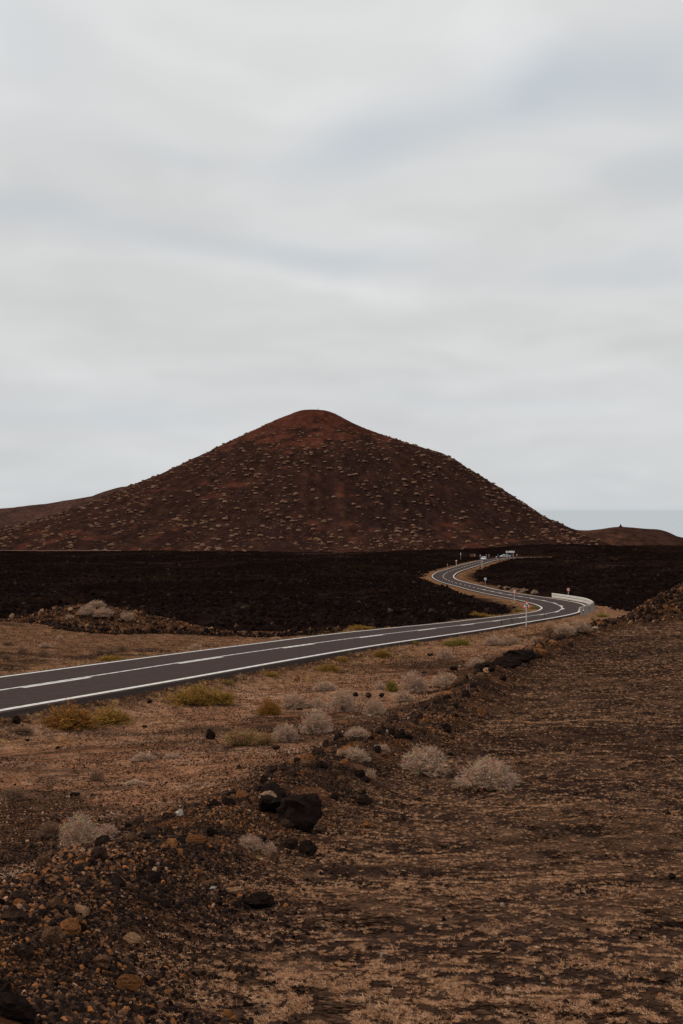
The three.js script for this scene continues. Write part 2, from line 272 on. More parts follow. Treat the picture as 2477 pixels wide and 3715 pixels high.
const groundMesh = mesh('ground', sheet(radii, angles, (r, a) => { const x = Math.sin(a) * r, D = Math.cos(a) * r; return [x, D, ground(x, D)]; }, groundColour), gravelMat);
tag(groundMesh, 'stony brown volcanic soil and dark cinder field', null, null, 'structure');

/* the black lava flow */
function lavaEdge(x, D) {                                       // metres inside the flow, negative outside
  const r = nearRoad(x, D), w = 6 * (fbm(x * 0.16, D * 0.16, 4, 201) - 0.5), verge = r.t > 0 ? 2.2 + 2.5 * smooth(330, 420, D) * smooth(500, 430, D) : 1.4 + 2.2 * smooth(150, 200, D) * smooth(330, 260, D);
  let q = r.t < 0 ? Math.min(D - 108 - 16 * Math.exp(-(((x + 21) / 8) ** 2)), D < 155 ? D - (118 + 0.5 * Math.max(0, x)) : 1e9) : D - 186;
  if (r.t > 0) q = Math.min(q, 1e9);
  q = Math.min(q, r.e - verge, 0.8 * (Math.hypot(x - 80, D - 646) - 15));
  return q + w;
}
function lavaY(x, D, q) {
  const swell = (fbm(x * 0.03, D * 0.03, 3, 301) - 0.5) * 2.4, ru = ridge(x * 0.10, D * 0.10, 3, 311) - 0.55, rl = ridge(x * 0.32, D * 0.32, 3, 321) - 0.5, ro = fbm(x * 0.9, D * 0.9, 3, 331) - 0.5;
  const inn = smooth(0, 22, q), ed = smooth(-1.5, 4, q);
  return 2.6 * smooth(420, 660, D) * (fbm(x * 0.011 + 3, D * 0.004, 3, 341) - 0.5) * inn - 0.8 + ed * (1.0 + rl * 0.8 + ro * 0.55) + inn * (0.35 + swell + ru * 1.1);
}
{
  const rows = []; for (let r = 98; r < 742; r *= 1.0046) rows.push(r);
  const cols = spread(0.29, 0.00145, 0.62, 1.06);
  const g = sheet(rows, cols, (r, a) => { const jx = (hash(r * 97 | 0, a * 9973 | 0, 3) - 0.5) * r * 0.0009; const x = Math.sin(a) * r + jx, D = Math.cos(a) * r, q = lavaEdge(x, D); return [x, D, base(x, D) + (q > -3 ? lavaY(x, D, q) : -1.2), q > -2.5]; },
    (x, D) => { const n = fbm(x * 0.07, D * 0.07, 4, 401), m = fbm(x * 0.5, D * 0.5, 3, 411), k = (0.55 + 0.9 * m); const c = mix3([0.0165, 0.0096, 0.0083], [0.032, 0.0175, 0.0135], smooth(0.5, 0.68, n)); return [c[0] * k, c[1] * k, c[2] * k]; });
  tag(mesh('lava_field', g, std({ vertexColors: true, map: scaled(lavaMap, 5), bumpMap: scaled(lavaMap, 5), bumpScale: 0.10, roughness: 1 })), 'rough black lava flow below the red cone', null, null, 'structure');
}

/* the cinder cone */
const CX = -17, CD = 960;
const LEFT = [[0, 67.2], [7, 67.2], [12, 66.6], [18, 63.8], [27, 60.5], [40, 54.3], [53, 48], [72, 38.4], [92, 29], [112, 19.6], [139, 9], [176, -5], [213, -14.5], [250, -20], [300, -29], [360, -60]];
const RIGHT = [[0, 67], [6, 67.0], [13, 64.6], [21, 60], [29, 56], [47, 49], [66, 43.2], [84.6, 37.2], [96, 31.6], [107, 23.8], [131, 9], [152, -4], [170, -13], [196, -21], [230, -31], [300, -60]];
const smoothTable = (t, x) => (table(t, Math.max(0, x - 3)) + 2 * table(t, x) + table(t, x + 3)) / 4;
function cone(r, phi) {                                          // phi: 0 = towards the right, PI/2 = towards the viewer
  const c = Math.cos(phi), t = smooth(-1.05, 1.05, c); let y = mix(smoothTable(LEFT, r), smoothTable(RIGHT, r), t);
  const rl = smooth(40, 130, r) * smooth(320, 200, r);
  y += rl * 2.6 * (fbm(phi * 9 + 4, r * 0.006, 3, 501) - 0.5) + rl * 1.3 * (fbm(phi * 34, r * 0.012, 3, 511) - 0.5);
  y += (fbm(Math.cos(phi) * r * 0.06 + 50, Math.sin(phi) * r * 0.06 + 50, 4, 521) - 0.5) * 2.0 * smooth(10, 60, r) + (fbm(Math.cos(phi) * r * 0.4 + 90, Math.sin(phi) * r * 0.4 + 50, 3, 523) - 0.5) * 0.7 * smooth(4, 30, r);
  return y;
}
const conePoint = (r, phi) => { const x = CX + Math.cos(phi) * r, D = CD - Math.sin(phi) * r; return [x, D, cone(r, phi)]; };
{
  const rows = []; for (let r = 0.3; r < 360; r += 1.4 + r * 0.004) rows.push(r);
  const cols = []; for (let a = -0.3; a < Math.PI + 0.3; a += 0.0075) cols.push(a); for (let a = Math.PI + 0.3; a < 2 * Math.PI - 0.3; a += 0.05) cols.push(a); cols.push(2 * Math.PI - 0.3);
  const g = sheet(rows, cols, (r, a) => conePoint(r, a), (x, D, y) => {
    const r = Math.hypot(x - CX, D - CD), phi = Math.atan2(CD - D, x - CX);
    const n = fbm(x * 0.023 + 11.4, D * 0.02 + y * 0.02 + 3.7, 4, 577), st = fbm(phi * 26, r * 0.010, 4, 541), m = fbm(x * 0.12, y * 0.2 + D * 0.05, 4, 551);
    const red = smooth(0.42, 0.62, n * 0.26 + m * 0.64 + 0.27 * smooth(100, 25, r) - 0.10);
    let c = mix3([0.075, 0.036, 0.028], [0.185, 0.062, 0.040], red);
    c = mix3(c, [0.145, 0.066, 0.042], 0.45 * smooth(0.55, 0.72, st + 0.25 * (m - 0.5)) * smooth(60, 120, r));
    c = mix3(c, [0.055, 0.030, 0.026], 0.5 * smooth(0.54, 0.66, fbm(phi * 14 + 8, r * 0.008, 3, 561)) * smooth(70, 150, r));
    const k = 0.84 + 0.32 * m; return [c[0] * k, c[1] * k, c[2] * k];
  });
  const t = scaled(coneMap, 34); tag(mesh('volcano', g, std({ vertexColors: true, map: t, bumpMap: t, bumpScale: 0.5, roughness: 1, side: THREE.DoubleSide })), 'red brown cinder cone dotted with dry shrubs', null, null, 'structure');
}
function ridgeSheet(name, label, crest, D0, front, back, colA, colB, step) {      // crest: [x, y]; front/back: metres over which it falls
  const rows = []; for (let d = -front; d <= back; d += step * 2) rows.push(d);
  const cols = []; for (let x = crest[0][0]; x <= crest[crest.length - 1][0]; x += step) cols.push(x);
  const g = sheet(rows, cols, (d, x) => { const top = (table(crest, x - step) + table(crest, x) * 2 + table(crest, x + step)) / 4, k = d < 0 ? -d / front : d / back; const y = mix(top, -70, k ** 1.25 * (0.55 + 0.45 * k)) + (fbm(x * 0.03, d * 0.03, 4, 611) - 0.5) * front * 0.03 * smooth(0, 0.2, k); return [x, D0 + d, y]; },
    (x, D) => { const n = fbm(x * 0.02, D * 0.02, 4, 621), m = fbm(x * 0.3, D * 0.3, 3, 631), c = mix3(colA, colB, smooth(0.4, 0.62, n + 0.3 * (m - 0.5))), k = 0.7 + 0.6 * m; return [c[0] * k, c[1] * k, c[2] * k]; });
  const t = scaled(coneMap, 34); return tag(mesh(name, g, std({ vertexColors: true, map: t, bumpMap: t, bumpScale: 0.4, roughness: 1 })), label, null, null, 'structure');
}
const HR = 0.18023;
const HILL = [[1700, 1990], [1900, 1950], [1990, 1925], [2060, 1920.5], [2130, 1924.5], [2190, 1918], [2225, 1912], [2250, 1910.5], [2290, 1913], [2340, 1918], [2390, 1920], [2412, 1926], [2432, 1936], [2450, 1945], [2477, 1950], [2560, 1966], [2700, 1985], [3000, 2010], [3400, 2030]].map(([u, v]) => [(u - U0) * HR, (V0 - v) * HR]);
ridgeSheet('hill', 'low brown hill to the right of the cone', HILL, 930, 190, 260, [0.10, 0.050, 0.036], [0.18, 0.080, 0.052], 2.2);
const RR = 0.3295;
ridgeSheet('distant_hill', 'smooth distant brown hill behind the cone', [[-1500, 1930], [-700, 1890], [-200, 1856], [0, 1845], [90, 1838], [180, 1826], [300, 1806], [400, 1788], [470, 1768], [530, 1750], [640, 1735], [800, 1724], [1000, 1740], [1300, 1800], [1700, 1900], [2000, 1990]].map(([u, v]) => [(u - U0) * RR, (V0 - v) * RR]), 1700, 620, 500, [0.115, 0.065, 0.055], [0.17, 0.085, 0.066], 7);

/* the sea */
{
  const g = new THREE.CircleGeometry(60000, 96); g.rotateX(-Math.PI / 2);
  const sea = mesh('sea', g, new THREE.MeshPhysicalMaterial({ color: lin(0.47, 0.53, 0.575), roughness: 0.6, ior: 1.33 })); sea.position.set(0, -46, 0);
  tag(sea, 'pale grey blue sea beyond the cone', null, null, 'structure');
}

/* ------------------------------------------------------------------ the road */
function strip(s0, s1, off0, off1, lift, step = 1.6) {          // ribbon along the road between two sideways offsets (functions of the sample)
  const pts = ROAD.filter(p => p[7] > s0 && p[7] < s1), at = s => { let i = 1; while (i < ROAD.length - 1 && ROAD[i][7] < s) i++; const a = ROAD[i - 1], b = ROAD[i], k = clamp((s - a[7]) / (b[7] - a[7])); return a.map((v, m) => mix(v, b[m], k)); };
  const L = [at(s0), ...pts, at(s1)], P = [], UV = [], I = [];
  L.forEach((p, i) => { for (const f of [off0, off1]) { const o = typeof f === 'function' ? f(p) : f; P.push(p[0] + p[6] * o, p[2] + lift, -(p[1] - p[5] * o)); UV.push(o, p[7]); } if (i) { const a = 2 * i - 2; I.push(a, a + 1, a + 2, a + 1, a + 3, a + 2); } });
  const g = new THREE.BufferGeometry(); g.setAttribute('position', new THREE.Float32BufferAttribute(P, 3)); g.setAttribute('uv', new THREE.Float32BufferAttribute(UV, 2)); g.setIndex(I); g.computeVertexNormals(); return g;
}
const SEND = ROAD[ROAD.length - 1][7];
{
  const road = new THREE.Group(); road.name = 'road'; scene.add(road); tag(road, 'winding two lane asphalt road with white lines', null, null, 'structure');
  const am = std({ color: lin(0.106, 0.073, 0.066), map: scaled(asphaltMap, 1.7), bumpMap: scaled(asphaltMap, 1.7), bumpScale: 0.004, roughness: 0.9, specularIntensity: 0.05 });
  const R = p => p[3] + 0.36 + 0.05 * Math.sin(p[7] * 1.7) * Math.sin(p[7] * 0.61), L = p => -p[4] - 0.34 - 0.05 * Math.sin(p[7] * 1.3);
  mesh('asphalt', strip(0, SEND, L, R, 0), am, road);
  // sides of the carriageway
  const side = (off, out) => { const top = strip(0, SEND, off, p => off(p) + out * 0.14, 0, 1.6), a = top.attributes.position; for (let i = 1; i < a.count; i += 2) a.setY(i, a.getY(i) - 0.2); top.computeVertexNormals(); return top; };
  mesh('road_edge', side(R, 1), std({ color: lin(0.05, 0.036, 0.032) }), road); mesh('road_edge', side(L, -1), std({ color: lin(0.05, 0.036, 0.032) }), road);
  const wm = std({ color: lin(0.74, 0.70, 0.66), map: scaled(grain(256, (x, y) => { const n = fbm(x * 6, y * 6, 5, 17, 6), v = 0.86 + 0.3 * (n - 0.5) - (n < 0.3 ? 0.2 : 0); return [v, v, v]; }), 1.1), roughness: 0.7, side: THREE.DoubleSide });
  mesh('edge_line', strip(0, SEND, p => p[3] - 0.14, p => p[3] + 0.14, 0.006), wm, road);
  mesh('edge_line', strip(0, SEND - 18, p => -p[4] - 0.11, p => -p[4] + 0.11, 0.006), wm, road);
  const sOf = D => roadAt(D)[7];
  mesh('centre_line', strip(0, sOf(318), -0.08, 0.08, 0.006), wm, road);
  for (let s = 3; s < sOf(318); s += 14) mesh('dash', strip(s, s + 5.2, 0.13, 0.32, 0.006), wm, road);
  for (let s = sOf(320); s < sOf(632); s += 9) mesh('dash', strip(s, s + 4.2, -0.11, 0.11, 0.006), wm, road);
  road.traverse(o => { if (o.isMesh && /line|dash|asphalt/.test(o.name)) o.userData.kind = 'structure'; });
}
{ // pale dirt track along the foot of the cone
  const P = [], I = []; let n = 0;
  for (let x = -205; x <= -112; x += 3, n++) { const D = 724 - (x + 160) * 0.02; for (const o of [-1.2, 1.2]) P.push(x, Math.max(base(x, D), -22.6) + 1.3 + o * 0.02, -(D + o)); if (n) { const a = 2 * n - 2; I.push(a, a + 1, a + 2, a + 1, a + 3, a + 2); } }
  const g = new THREE.BufferGeometry(); g.setAttribute('position', new THREE.Float32BufferAttribute(P, 3)); g.setIndex(I); g.computeVertexNormals();
  tag(mesh('dirt_track', g, std({ color: lin(0.3, 0.19, 0.14), side: THREE.DoubleSide })), 'pale dirt track along the foot of the cone', null, null, 'structure');
}

/* ------------------------------------------------------------------ stones */
function rockGeo(seed, detail, sx = 1, sy = 0.75, sz = 1, rough = 0.32) {
  const r = rng(seed), g = new THREE.IcosahedronGeometry(1, detail), p = g.attributes.position, o = r() * 90, cuts = [];
  for (let i = 0; i < 7; i++) cuts.push([new THREE.Vector3(r() - 0.5, r() - 0.5, r() - 0.5).normalize(), 0.62 + r() * 0.3]);
  const v = new THREE.Vector3();
  for (let i = 0; i < p.count; i++) {
    v.fromBufferAttribute(p, i); const n = v.clone();
    let k = 1 + rough * perlin.noise(n.x * 1.7 + o, n.y * 1.7, n.z * 1.7) + rough * 0.6 * perlin.noise(n.x * 4 + o, n.y * 4 + 5, n.z * 4) + rough * 0.35 * perlin.noise(n.x * 9 + o, n.y * 9, n.z * 9 + 3);
    v.multiplyScalar(k); for (const [c, d] of cuts) { const q = v.dot(c); if (q > d) v.addScaledVector(c, (d - q) * 0.85); }
    p.setXYZ(i, v.x * sx, v.y * sy, v.z * sz);
  }
  g.computeVertexNormals(); return g;
}
const scaleUV = (g, k) => { const u = g.attributes.uv; for (let i = 0; i < u.count; i++) u.setXY(i, u.getX(i) * k, u.getY(i) * k); return g; };
const BIG = [1, 2, 3, 4].map(i => scaleUV(rockGeo(40 + i, 4, 1 + 0.1 * i, 0.8, 0.9, 0.4), 3));
const STONE = [1, 2, 3, 4, 5, 6].map(i => rockGeo(60 + i, 2, 1, 0.72 + 0.05 * (i % 3), 0.85, 0.42));
const PEB = [1, 2, 3].map(i => rockGeo(80 + i, 1, 1, 0.62, 0.8, 0.6));
const rm = (r, g, b, k = 1.75) => std({ color: lin(r * k, g * k, b * k), map: rockMap, bumpMap: rockMap, bumpScale: 0.02 });
const ROCK = { black: rm(0.022, 0.014, 0.012), dark: rm(0.045, 0.026, 0.019), brown: rm(0.11, 0.058, 0.034), orange: rm(0.22, 0.09, 0.036), tan: rm(0.34, 0.19, 0.11), pale: rm(0.44, 0.34, 0.28), white: rm(0.68, 0.58, 0.50, 1.35) };
function stone(name, u, v, w, h, mat, geo, label, group) {       // a loose stone lying where the photograph shows it
  const s = spot(u, v), m = mesh(name, geo, mat); m.scale.set(w * s.m / 2, h * s.m / 1.5, w * s.m / 2.2);
  m.position.set(s.x, s.y + h * s.m * 0.36, -s.D - w * s.m * 0.3); m.rotation.y = hash(u | 0, v | 0, 7) * 6.3; return tag(m, label, 'stone', group);
}
{ // the big dark boulders on the bank
  const b = stone('lava_boulder', 1085, 3012, 165, 160, ROCK.black, BIG[0], 'largest black lava boulder standing on the rubble bank'); b.userData.category = 'boulder';
  const s = spot(985, 2948), g = thing('lava_boulder', 'black lava boulder with a pale patch, beside the largest boulder', 'boulder', s.x, s.y + 36 * s.m, -s.D - 40 * s.m);
  const body = mesh('body', BIG[1], ROCK.black, g); body.scale.set(82 * s.m, 64 * s.m, 60 * s.m); body.rotation.y = 1.2;
  const p = mesh('lichen_patch', BIG[2], rm(0.44, 0.27, 0.17), g); p.scale.set(25 * s.m, 27 * s.m, 18 * s.m); p.position.set(-16 * s.m, 22 * s.m, 46 * s.m); tag(p, 'pale tan patch on the boulder');
  stone('lava_boulder', 1050, 3085, 62, 46, ROCK.dark, BIG[3], 'brown black boulder below the largest boulder, nearer the bank').userData.category = 'boulder';
  stone('lava_boulder', 1112, 3102, 74, 56, ROCK.black, BIG[2], 'black boulder just below the largest boulder, at the field edge').userData.category = 'boulder';
  stone('lava_boulder', 934, 3300, 96, 54, ROCK.black, BIG[1], 'low black boulder at the edge of the straw strewn field').userData.category = 'boulder';
  stone('lava_boulder', 40, 3700, 150, 90, ROCK.black, BIG[3], 'large dark rock in the lower left corner of the bank').userData.category = 'boulder';
  stone('lava_outcrop', 1892, 2402, 112, 58, ROCK.black, BIG[0], 'jagged black lava outcrop, highest piece on the distant bank').userData.category = 'boulder';
  stone('lava_outcrop', 1835, 2422, 74, 42, ROCK.black, BIG[3], 'black lava lump in the middle of the distant outcrop').userData.category = 'boulder';
  stone('lava_outcrop', 1762, 2438, 74, 38, ROCK.black, BIG[1], 'black lava lump at the near end of the distant outcrop').userData.category = 'boulder';
  stone('lava_outcrop', 1961, 2375, 50, 24, ROCK.orange, BIG[2], 'orange boulder behind the jagged black outcrop').userData.category = 'boulder';
  for (const [u, v, w, h, c, l] of [[1289, 2527, 22, 16, 'black', 'leftmost of three black stones in a row between the grey shrubs'], [1336, 2531, 28, 19, 'dark', 'middle of three black stones in a row between the grey shrubs'], [1385, 2531, 24, 19, 'black', 'rightmost of three black stones in a row between the grey shrubs'],
    [1648, 2432, 32, 18, 'black', 'black stone beside a small white stone near the distant outcrop'], [1667, 2419, 9, 6, 'white', 'tiny white stone by the black stone near the outcrop'], [1561, 2381, 28, 13, 'black', 'flat black stone left of a pale shrub below the road'], [1539, 2445, 20, 12, 'dark', 'small dark stone on bare soil above the largest grey shrubs'],
    [1347, 2684, 24, 15, 'black', 'small black stone left of the black stone cluster on the bank'], [1425, 2672, 36, 32, 'black', 'upright black stone in the cluster on the bank'], [1455, 2678, 40, 34, 'black', 'right hand black stone of the cluster on the bank'], [1393, 2662, 38, 18, 'pale', 'pale grey slab beside the black stone cluster'], [1378, 2676, 20, 14, 'orange', 'orange stone beside the pale grey slab'],
    [1617, 2648, 38, 26, 'black', 'black stone on the field side of the bank crest'], [1539, 2664, 26, 18, 'dark', 'dark stone on the bank beyond the black cluster'], [763, 2683, 40, 38, 'black', 'solitary black block left of the yellow grass clump'], [55, 2626, 38, 30, 'black', 'black block at the left edge below the road'], [92, 2621, 24, 12, 'orange', 'orange stone next to the black block below the road'], [22, 2650, 22, 12, 'tan', 'tan stone at the far left below the road'],
    [267, 2889, 36, 17, 'black', 'flat black stone alone on the stony slope'], [98, 2690, 16, 11, 'black', 'small round black stone below the orange shrub'], [208, 2717, 22, 9, 'black', 'flat black stone below the orange shrubs'], [462, 3004, 26, 17, 'black', 'black stone on the slope right of the big grey shrub'], [531, 3050, 36, 26, 'black', 'black stone at the top edge of the near rubble'], [761, 3036, 34, 40, 'black', 'upright black stone among orange rubble'],
    [703, 3064, 60, 34, 'orange', 'large orange stone beside the upright black stone'], [648, 2962, 40, 24, 'white', 'bright white stone on the stony slope'], [768, 3235, 28, 19, 'white', 'small white stone among the near rubble'], [846, 3250, 66, 30, 'tan', 'tan slab beside the small white stone'], [459, 3600, 72, 62, 'orange', 'orange stone at the foot of the bank in the near field'], [475, 3424, 60, 36, 'tan', 'tan stone high on the near rubble'], [230, 3404, 32, 32, 'orange', 'small bright orange stone in the dark near rubble'], [210, 3611, 20, 16, 'pale', 'pale grey pebble among the darkest rubble'],
    [1635, 2742, 24, 14, 'black', 'black stone alone on the field above the middle shrub'], [1383, 2918, 14, 9, 'white', 'white stone at the edge of the rubble right of the boulders'], [1823, 3286, 18, 9, 'white', 'white pebble in the middle of the straw field'], [2120, 3241, 14, 9, 'white', 'white pebble in the right part of the straw field'], [1583, 3304, 15, 9, 'pale', 'pale pebble in the straw field left of the middle'], [1387, 3469, 20, 12, 'pale', 'pale oval pebble low in the straw field'], [1500, 3358, 20, 10, 'tan', 'tan pebble in the straw field'], [1972, 3573, 16, 9, 'pale', 'pale pebble near the bottom of the straw field'],
    [2442, 3190, 40, 18, 'black', 'black stone at the right edge of the near field'], [2427, 2960, 28, 15, 'black', 'black stone at the right edge in the middle of the field'], [2188, 2277, 40, 24, 'black', 'black stone on the low wall before the stone heap'], [2161, 2283, 26, 12, 'pale', 'pale stone on the low wall before the stone heap'], [1085, 2577, 26, 11, 'dark', 'dark stone beyond the orange tuft'], [1077, 2470, 30, 17, 'orange', 'orange brown stone alone on the soil below the road'], [1388, 2404, 20, 10, 'orange', 'small orange stone below the yellow bush'], [522, 2640, 26, 12, 'dark', 'dark flat stone right of the orange shrubs'], [542, 2552, 24, 16, 'black', 'black stone beside the yellow shrub, by the road edge'], [1000, 2720, 34, 18, 'dark', 'dark stone below the yellow grass clump'],
    [1318, 2920, 46, 40, 'dark', 'dark lump at the field edge of the rubble'], [1333, 3005, 42, 26, 'orange', 'orange lump at the field edge below the dark lump'], [1318, 2890, 30, 24, 'black', 'black lump in the rubble right of the boulders'], [1180, 2945, 26, 12, 'tan', 'tan stone just right of the largest boulder']])
    stone(c === 'white' && w < 30 ? 'white_stone' : 'loose_stone', u, v, w, h, ROCK[c], w > 45 ? BIG[(u + v) % 4 | 0] : STONE[(u * 3 + v) % 6 | 0], l);
}
function instanced(name, geos, mats, list, parent, label, category) {   // list: {x, y, z, s: [x, y, z], q: Euler, c: Color, k: which}
  const out = []; const mt = new THREE.Matrix4(), q = new THREE.Quaternion();
  geos.forEach((g, k) => {
    const l = list.filter(e => e.k === k); if (!l.length) return;
    const im = new THREE.InstancedMesh(g, mats[Math.min(k, mats.length - 1)], l.length); im.name = parent ? name : numbered(name); im.castShadow = im.receiveShadow = true;
    l.forEach((e, i) => { mt.compose(new THREE.Vector3(e.x, e.y, e.z), q.setFromEuler(e.q), new THREE.Vector3(...e.s)); im.setMatrixAt(i, mt); if (e.c) im.setColorAt(i, e.c); });
    (parent || scene).add(im); tag(im, label, category, null, 'stuff'); out.push(im);
  }); return out;
}
const pebMat = std({ color: lin(1, 1, 1), roughness: 1 });
const tints = { black: [0.022, 0.014, 0.012], dark: [0.05, 0.029, 0.02], brown: [0.13, 0.066, 0.038], orange: [0.25, 0.098, 0.036], tan: [0.32, 0.18, 0.11], pale: [0.5, 0.36, 0.28] };
const pick = (r, w) => { let t = r() * w.reduce((a, b) => a + b[1], 0); for (const [n, p] of w) if ((t -= p) <= 0) return n; return w[0][0]; };
function tint(r, n) { const c = tints[n], k = 0.65 + r() * 0.7; return lin(c[0] * k, c[1] * k, c[2] * k); }
const fan = (r, D0, D1, half = 0.285) => { const D = D0 * (D1 / D0) ** r(), a = (r() * 2 - 1) * half; return [Math.sin(a) * D, Math.cos(a) * D, D]; };

/* rubble bank: the stones one can pick out are parts, the small stuff is one mass */
{
  const bank = thing('rubble_bank', 'long low bank of orange and black volcanic rubble along the field', 'rubble bank', 0, 0, 0), r = rng(901), small = [];
  const seg = BERM.slice(0), cum = [0]; for (let i = 1; i < seg.length; i++) cum.push(cum[i - 1] + Math.hypot(seg[i][0] - seg[i - 1][0], seg[i][1] - seg[i - 1][1]));
  const place = (k, off) => { let i = 1; while (i < cum.length - 1 && cum[i] < k) i++; const t = (k - cum[i - 1]) / (cum[i] - cum[i - 1]), a = seg[i - 1], b = seg[i], l = cum[i] - cum[i - 1], tx = (b[0] - a[0]) / l, ty = (b[1] - a[1]) / l; return [mix(a[0], b[0], t) + ty * off, mix(a[1], b[1], t) - tx * off]; };
  const gauss = () => (r() + r() + r() - 1.5) * 1.15, T = cum[cum.length - 1];
  for (let n = 0; n < 290; n++) {
    const k = T * r() ** 1.9, [x, D] = place(k, gauss() * 0.85 - 0.1); if (D < 5.5) continue;
    const s = 0.022 + 0.05 * r() ** 2 + D * 0.0024, m = mesh('stone', STONE[n % 6], ROCK[pick(r, [['black', 4], ['dark', 5], ['brown', 4], ['orange', 2], ['tan', 0.6]])], bank);
    m.scale.setScalar(s); m.position.set(x, ground(x, D) + s * 0.3, -D); m.rotation.set(r() * 6, r() * 6, r() * 6);
  }
  for (let n = 0; n < 210000; n++) {
    const k = T * r() ** 2.3, gz = gauss() * 1.3 - 0.15, off = gz < 0 ? gz * (1 + 1.5 * smooth(16, 3, k)) : gz, [x, D] = place(k, off); if (D < 5 || Math.abs(x) > 0.33 * D + 2) continue;
    if (D > 18 && vnoise(x * 1.2, D * 1.2, 43) < 0.3 + 0.2 * Math.abs(gz) * r()) continue;
    const w = smooth(0.35, 0.68, fbm(x * 0.8, D * 0.8, 3, 45)), s = (0.0055 + 0.026 * r() ** 4 + D * 0.00042) * (0.35 + 0.85 * vnoise(x * 1.6, D * 1.6, 47));
    small.push({ x, y: ground(x, D) + s * 0.35, z: -D, s: [s, s, s], q: new THREE.Euler(r() * 6, r() * 6, r() * 6), c: tint(r, pick(r, [['black', 4 + 6 * smooth(18, 9, D)], ['dark', 6], ['brown', 5 * w + 0.6], ['orange', 3.4 * w], ['tan', 0.5 * w]])), k: n % 3 });
  }
  instanced('rubble', PEB, [pebMat], small, bank);
}
{ // heap of cleared field stones at the end of the bank
  const heap = thing('stone_heap', 'tall heap of dark field stones at the far end of the field', 'stone heap', 0, 0, 0), r = rng(911);
  for (let n = 0; n < 300; n++) {
    const t = r() ** 0.8, k = t * (PILE.length - 2), i = Math.min(PILE.length - 2, k | 0), f = k - i, px = mix(PILE[i][0], PILE[i + 1][0], f), pD = mix(PILE[i][1], PILE[i + 1][1], f);
    const x = px + (r() - 0.5) * 1.2, D = pD - 0.2 - Math.abs(r() + r() - 0.7) * 2.2, s = 0.11 + 0.15 * r() * r();
    const m = mesh('stone', STONE[n % 6], ROCK[pick(r, [['black', 3.5], ['dark', 4], ['brown', 3], ['orange', 0.9], ['tan', 0.5]])], heap);
    m.scale.set(s * 1.15, s, s); m.position.set(x, ground(x, D) + s * 0.35, -D); m.rotation.set(r() * 6, r() * 6, r() * 6);
  }
  const fill = []; for (let n = 0; n < 4500; n++) { const x = 19 + r() * 16, D = 96.5 + r() * 8; if (pileH(x, D) < 0.25) continue; const s = 0.04 + 0.08 * r(); fill.push({ x, y: ground(x, D) + s * 0.3, z: -D, s: [s, s, s], q: new THREE.Euler(r() * 6, r() * 6, r() * 6), c: tint(r, pick(r, [['black', 4], ['dark', 5], ['brown', 3], ['orange', 0.7], ['tan', 0.3]])), k: n % 3 }); }
  instanced('rubble', PEB, [pebMat], fill, heap);
}
{ // tumbled dry stone wall where the left field meets the lava
  const wall = thing('dry_stone_wall', 'tumbled dark dry stone wall between the brown field and black lava', 'stone wall', 0, 0, 0), r = rng(921);
  const line = [[-60, 2226], [100, 2252], [200, 2276], [300, 2292], [430, 2300], [620, 2297], [800, 2305], [1000, 2310], [1150, 2303], [1235, 2290]].map(([u, v]) => { const s = spot(u, v); return [s.x, s.D]; });
  for (let n = 0; n < 300; n++) {
    const k = r() * (line.length - 1), i = k | 0, f = k - i, x = mix(line[i][0], line[i + 1][0], f), D = mix(line[i][1], line[i + 1][1], f) + (r() - 0.3) * 1.3, s = 0.09 + 0.08 * r(), up = r() * 0.3;
    const m = mesh('stone', STONE[n % 6], ROCK[pick(r, [['black', 6], ['dark', 4], ['brown', 1.6], ['orange', 0.8]])], wall);
    m.scale.set(s * 1.2, s, s); m.position.set(x, ground(x, D) + s * 0.4 + up, -D); m.rotation.set(r() * 6, r() * 6, r() * 6);
  }
  const fill = []; for (let n = 0; n < 3600; n++) { const k = r() * (line.length - 1), i = k | 0, f = k - i, x = mix(line[i][0], line[i + 1][0], f), D = mix(line[i][1], line[i + 1][1], f) + (r() + r() - 0.8) * 1.6, s = 0.04 + 0.07 * r(); fill.push({ x, y: ground(x, D) + s * 0.3 + r() * 0.14, z: -D, s: [s, s, s], q: new THREE.Euler(r() * 6, r() * 6, r() * 6), c: tint(r, pick(r, [['black', 6], ['dark', 5], ['brown', 2], ['orange', 0.7]])), k: n % 3 }); }
  instanced('rubble', PEB, [pebMat], fill, wall);
}
{ // rocky knoll at the lava edge
  const k = thing('rocky_knoll', 'rocky brown knoll with shrubs at the edge of the lava, left', 'rock mound', 0, 0, 0), r = rng(925);
  for (let n = 0; n < 260; n++) {
    const x = -21 + (r() + r() - 0.8) * 11, D = 116 - (r() + r() - 0.55) * 4.6; if (knoll(x, D) < 0.18) continue;
    const s = 0.08 + 0.17 * r() ** 2, m = mesh('stone', STONE[n % 6], ROCK[pick(r, [['black', 2.5], ['dark', 4], ['brown', 4], ['orange', 1.6], ['tan', 1.2]])], k);
    m.scale.set(s * 1.3, s, s); m.position.set(x, ground(x, D) + s * 0.3, -D); m.rotation.set(r() * 6, r() * 6, r() * 6);
  }
  const fill = []; for (let n = 0; n < 5000; n++) { const x = -21 + (r() + r() - 0.8) * 11, D = 116 - (r() + r() - 0.55) * 5; if (knoll(x, D) < 0.12) continue; const s = 0.03 + 0.07 * r() ** 2; fill.push({ x, y: ground(x, D) + s * 0.3, z: -D, s: [s * 1.2, s, s], q: new THREE.Euler(r() * 6, r() * 6, r() * 6), c: tint(r, pick(r, [['black', 3], ['dark', 4], ['brown', 4], ['orange', 1.5], ['tan', 1]])), k: n % 3 }); }
  instanced('rubble', PEB, [pebMat], fill, k);
}
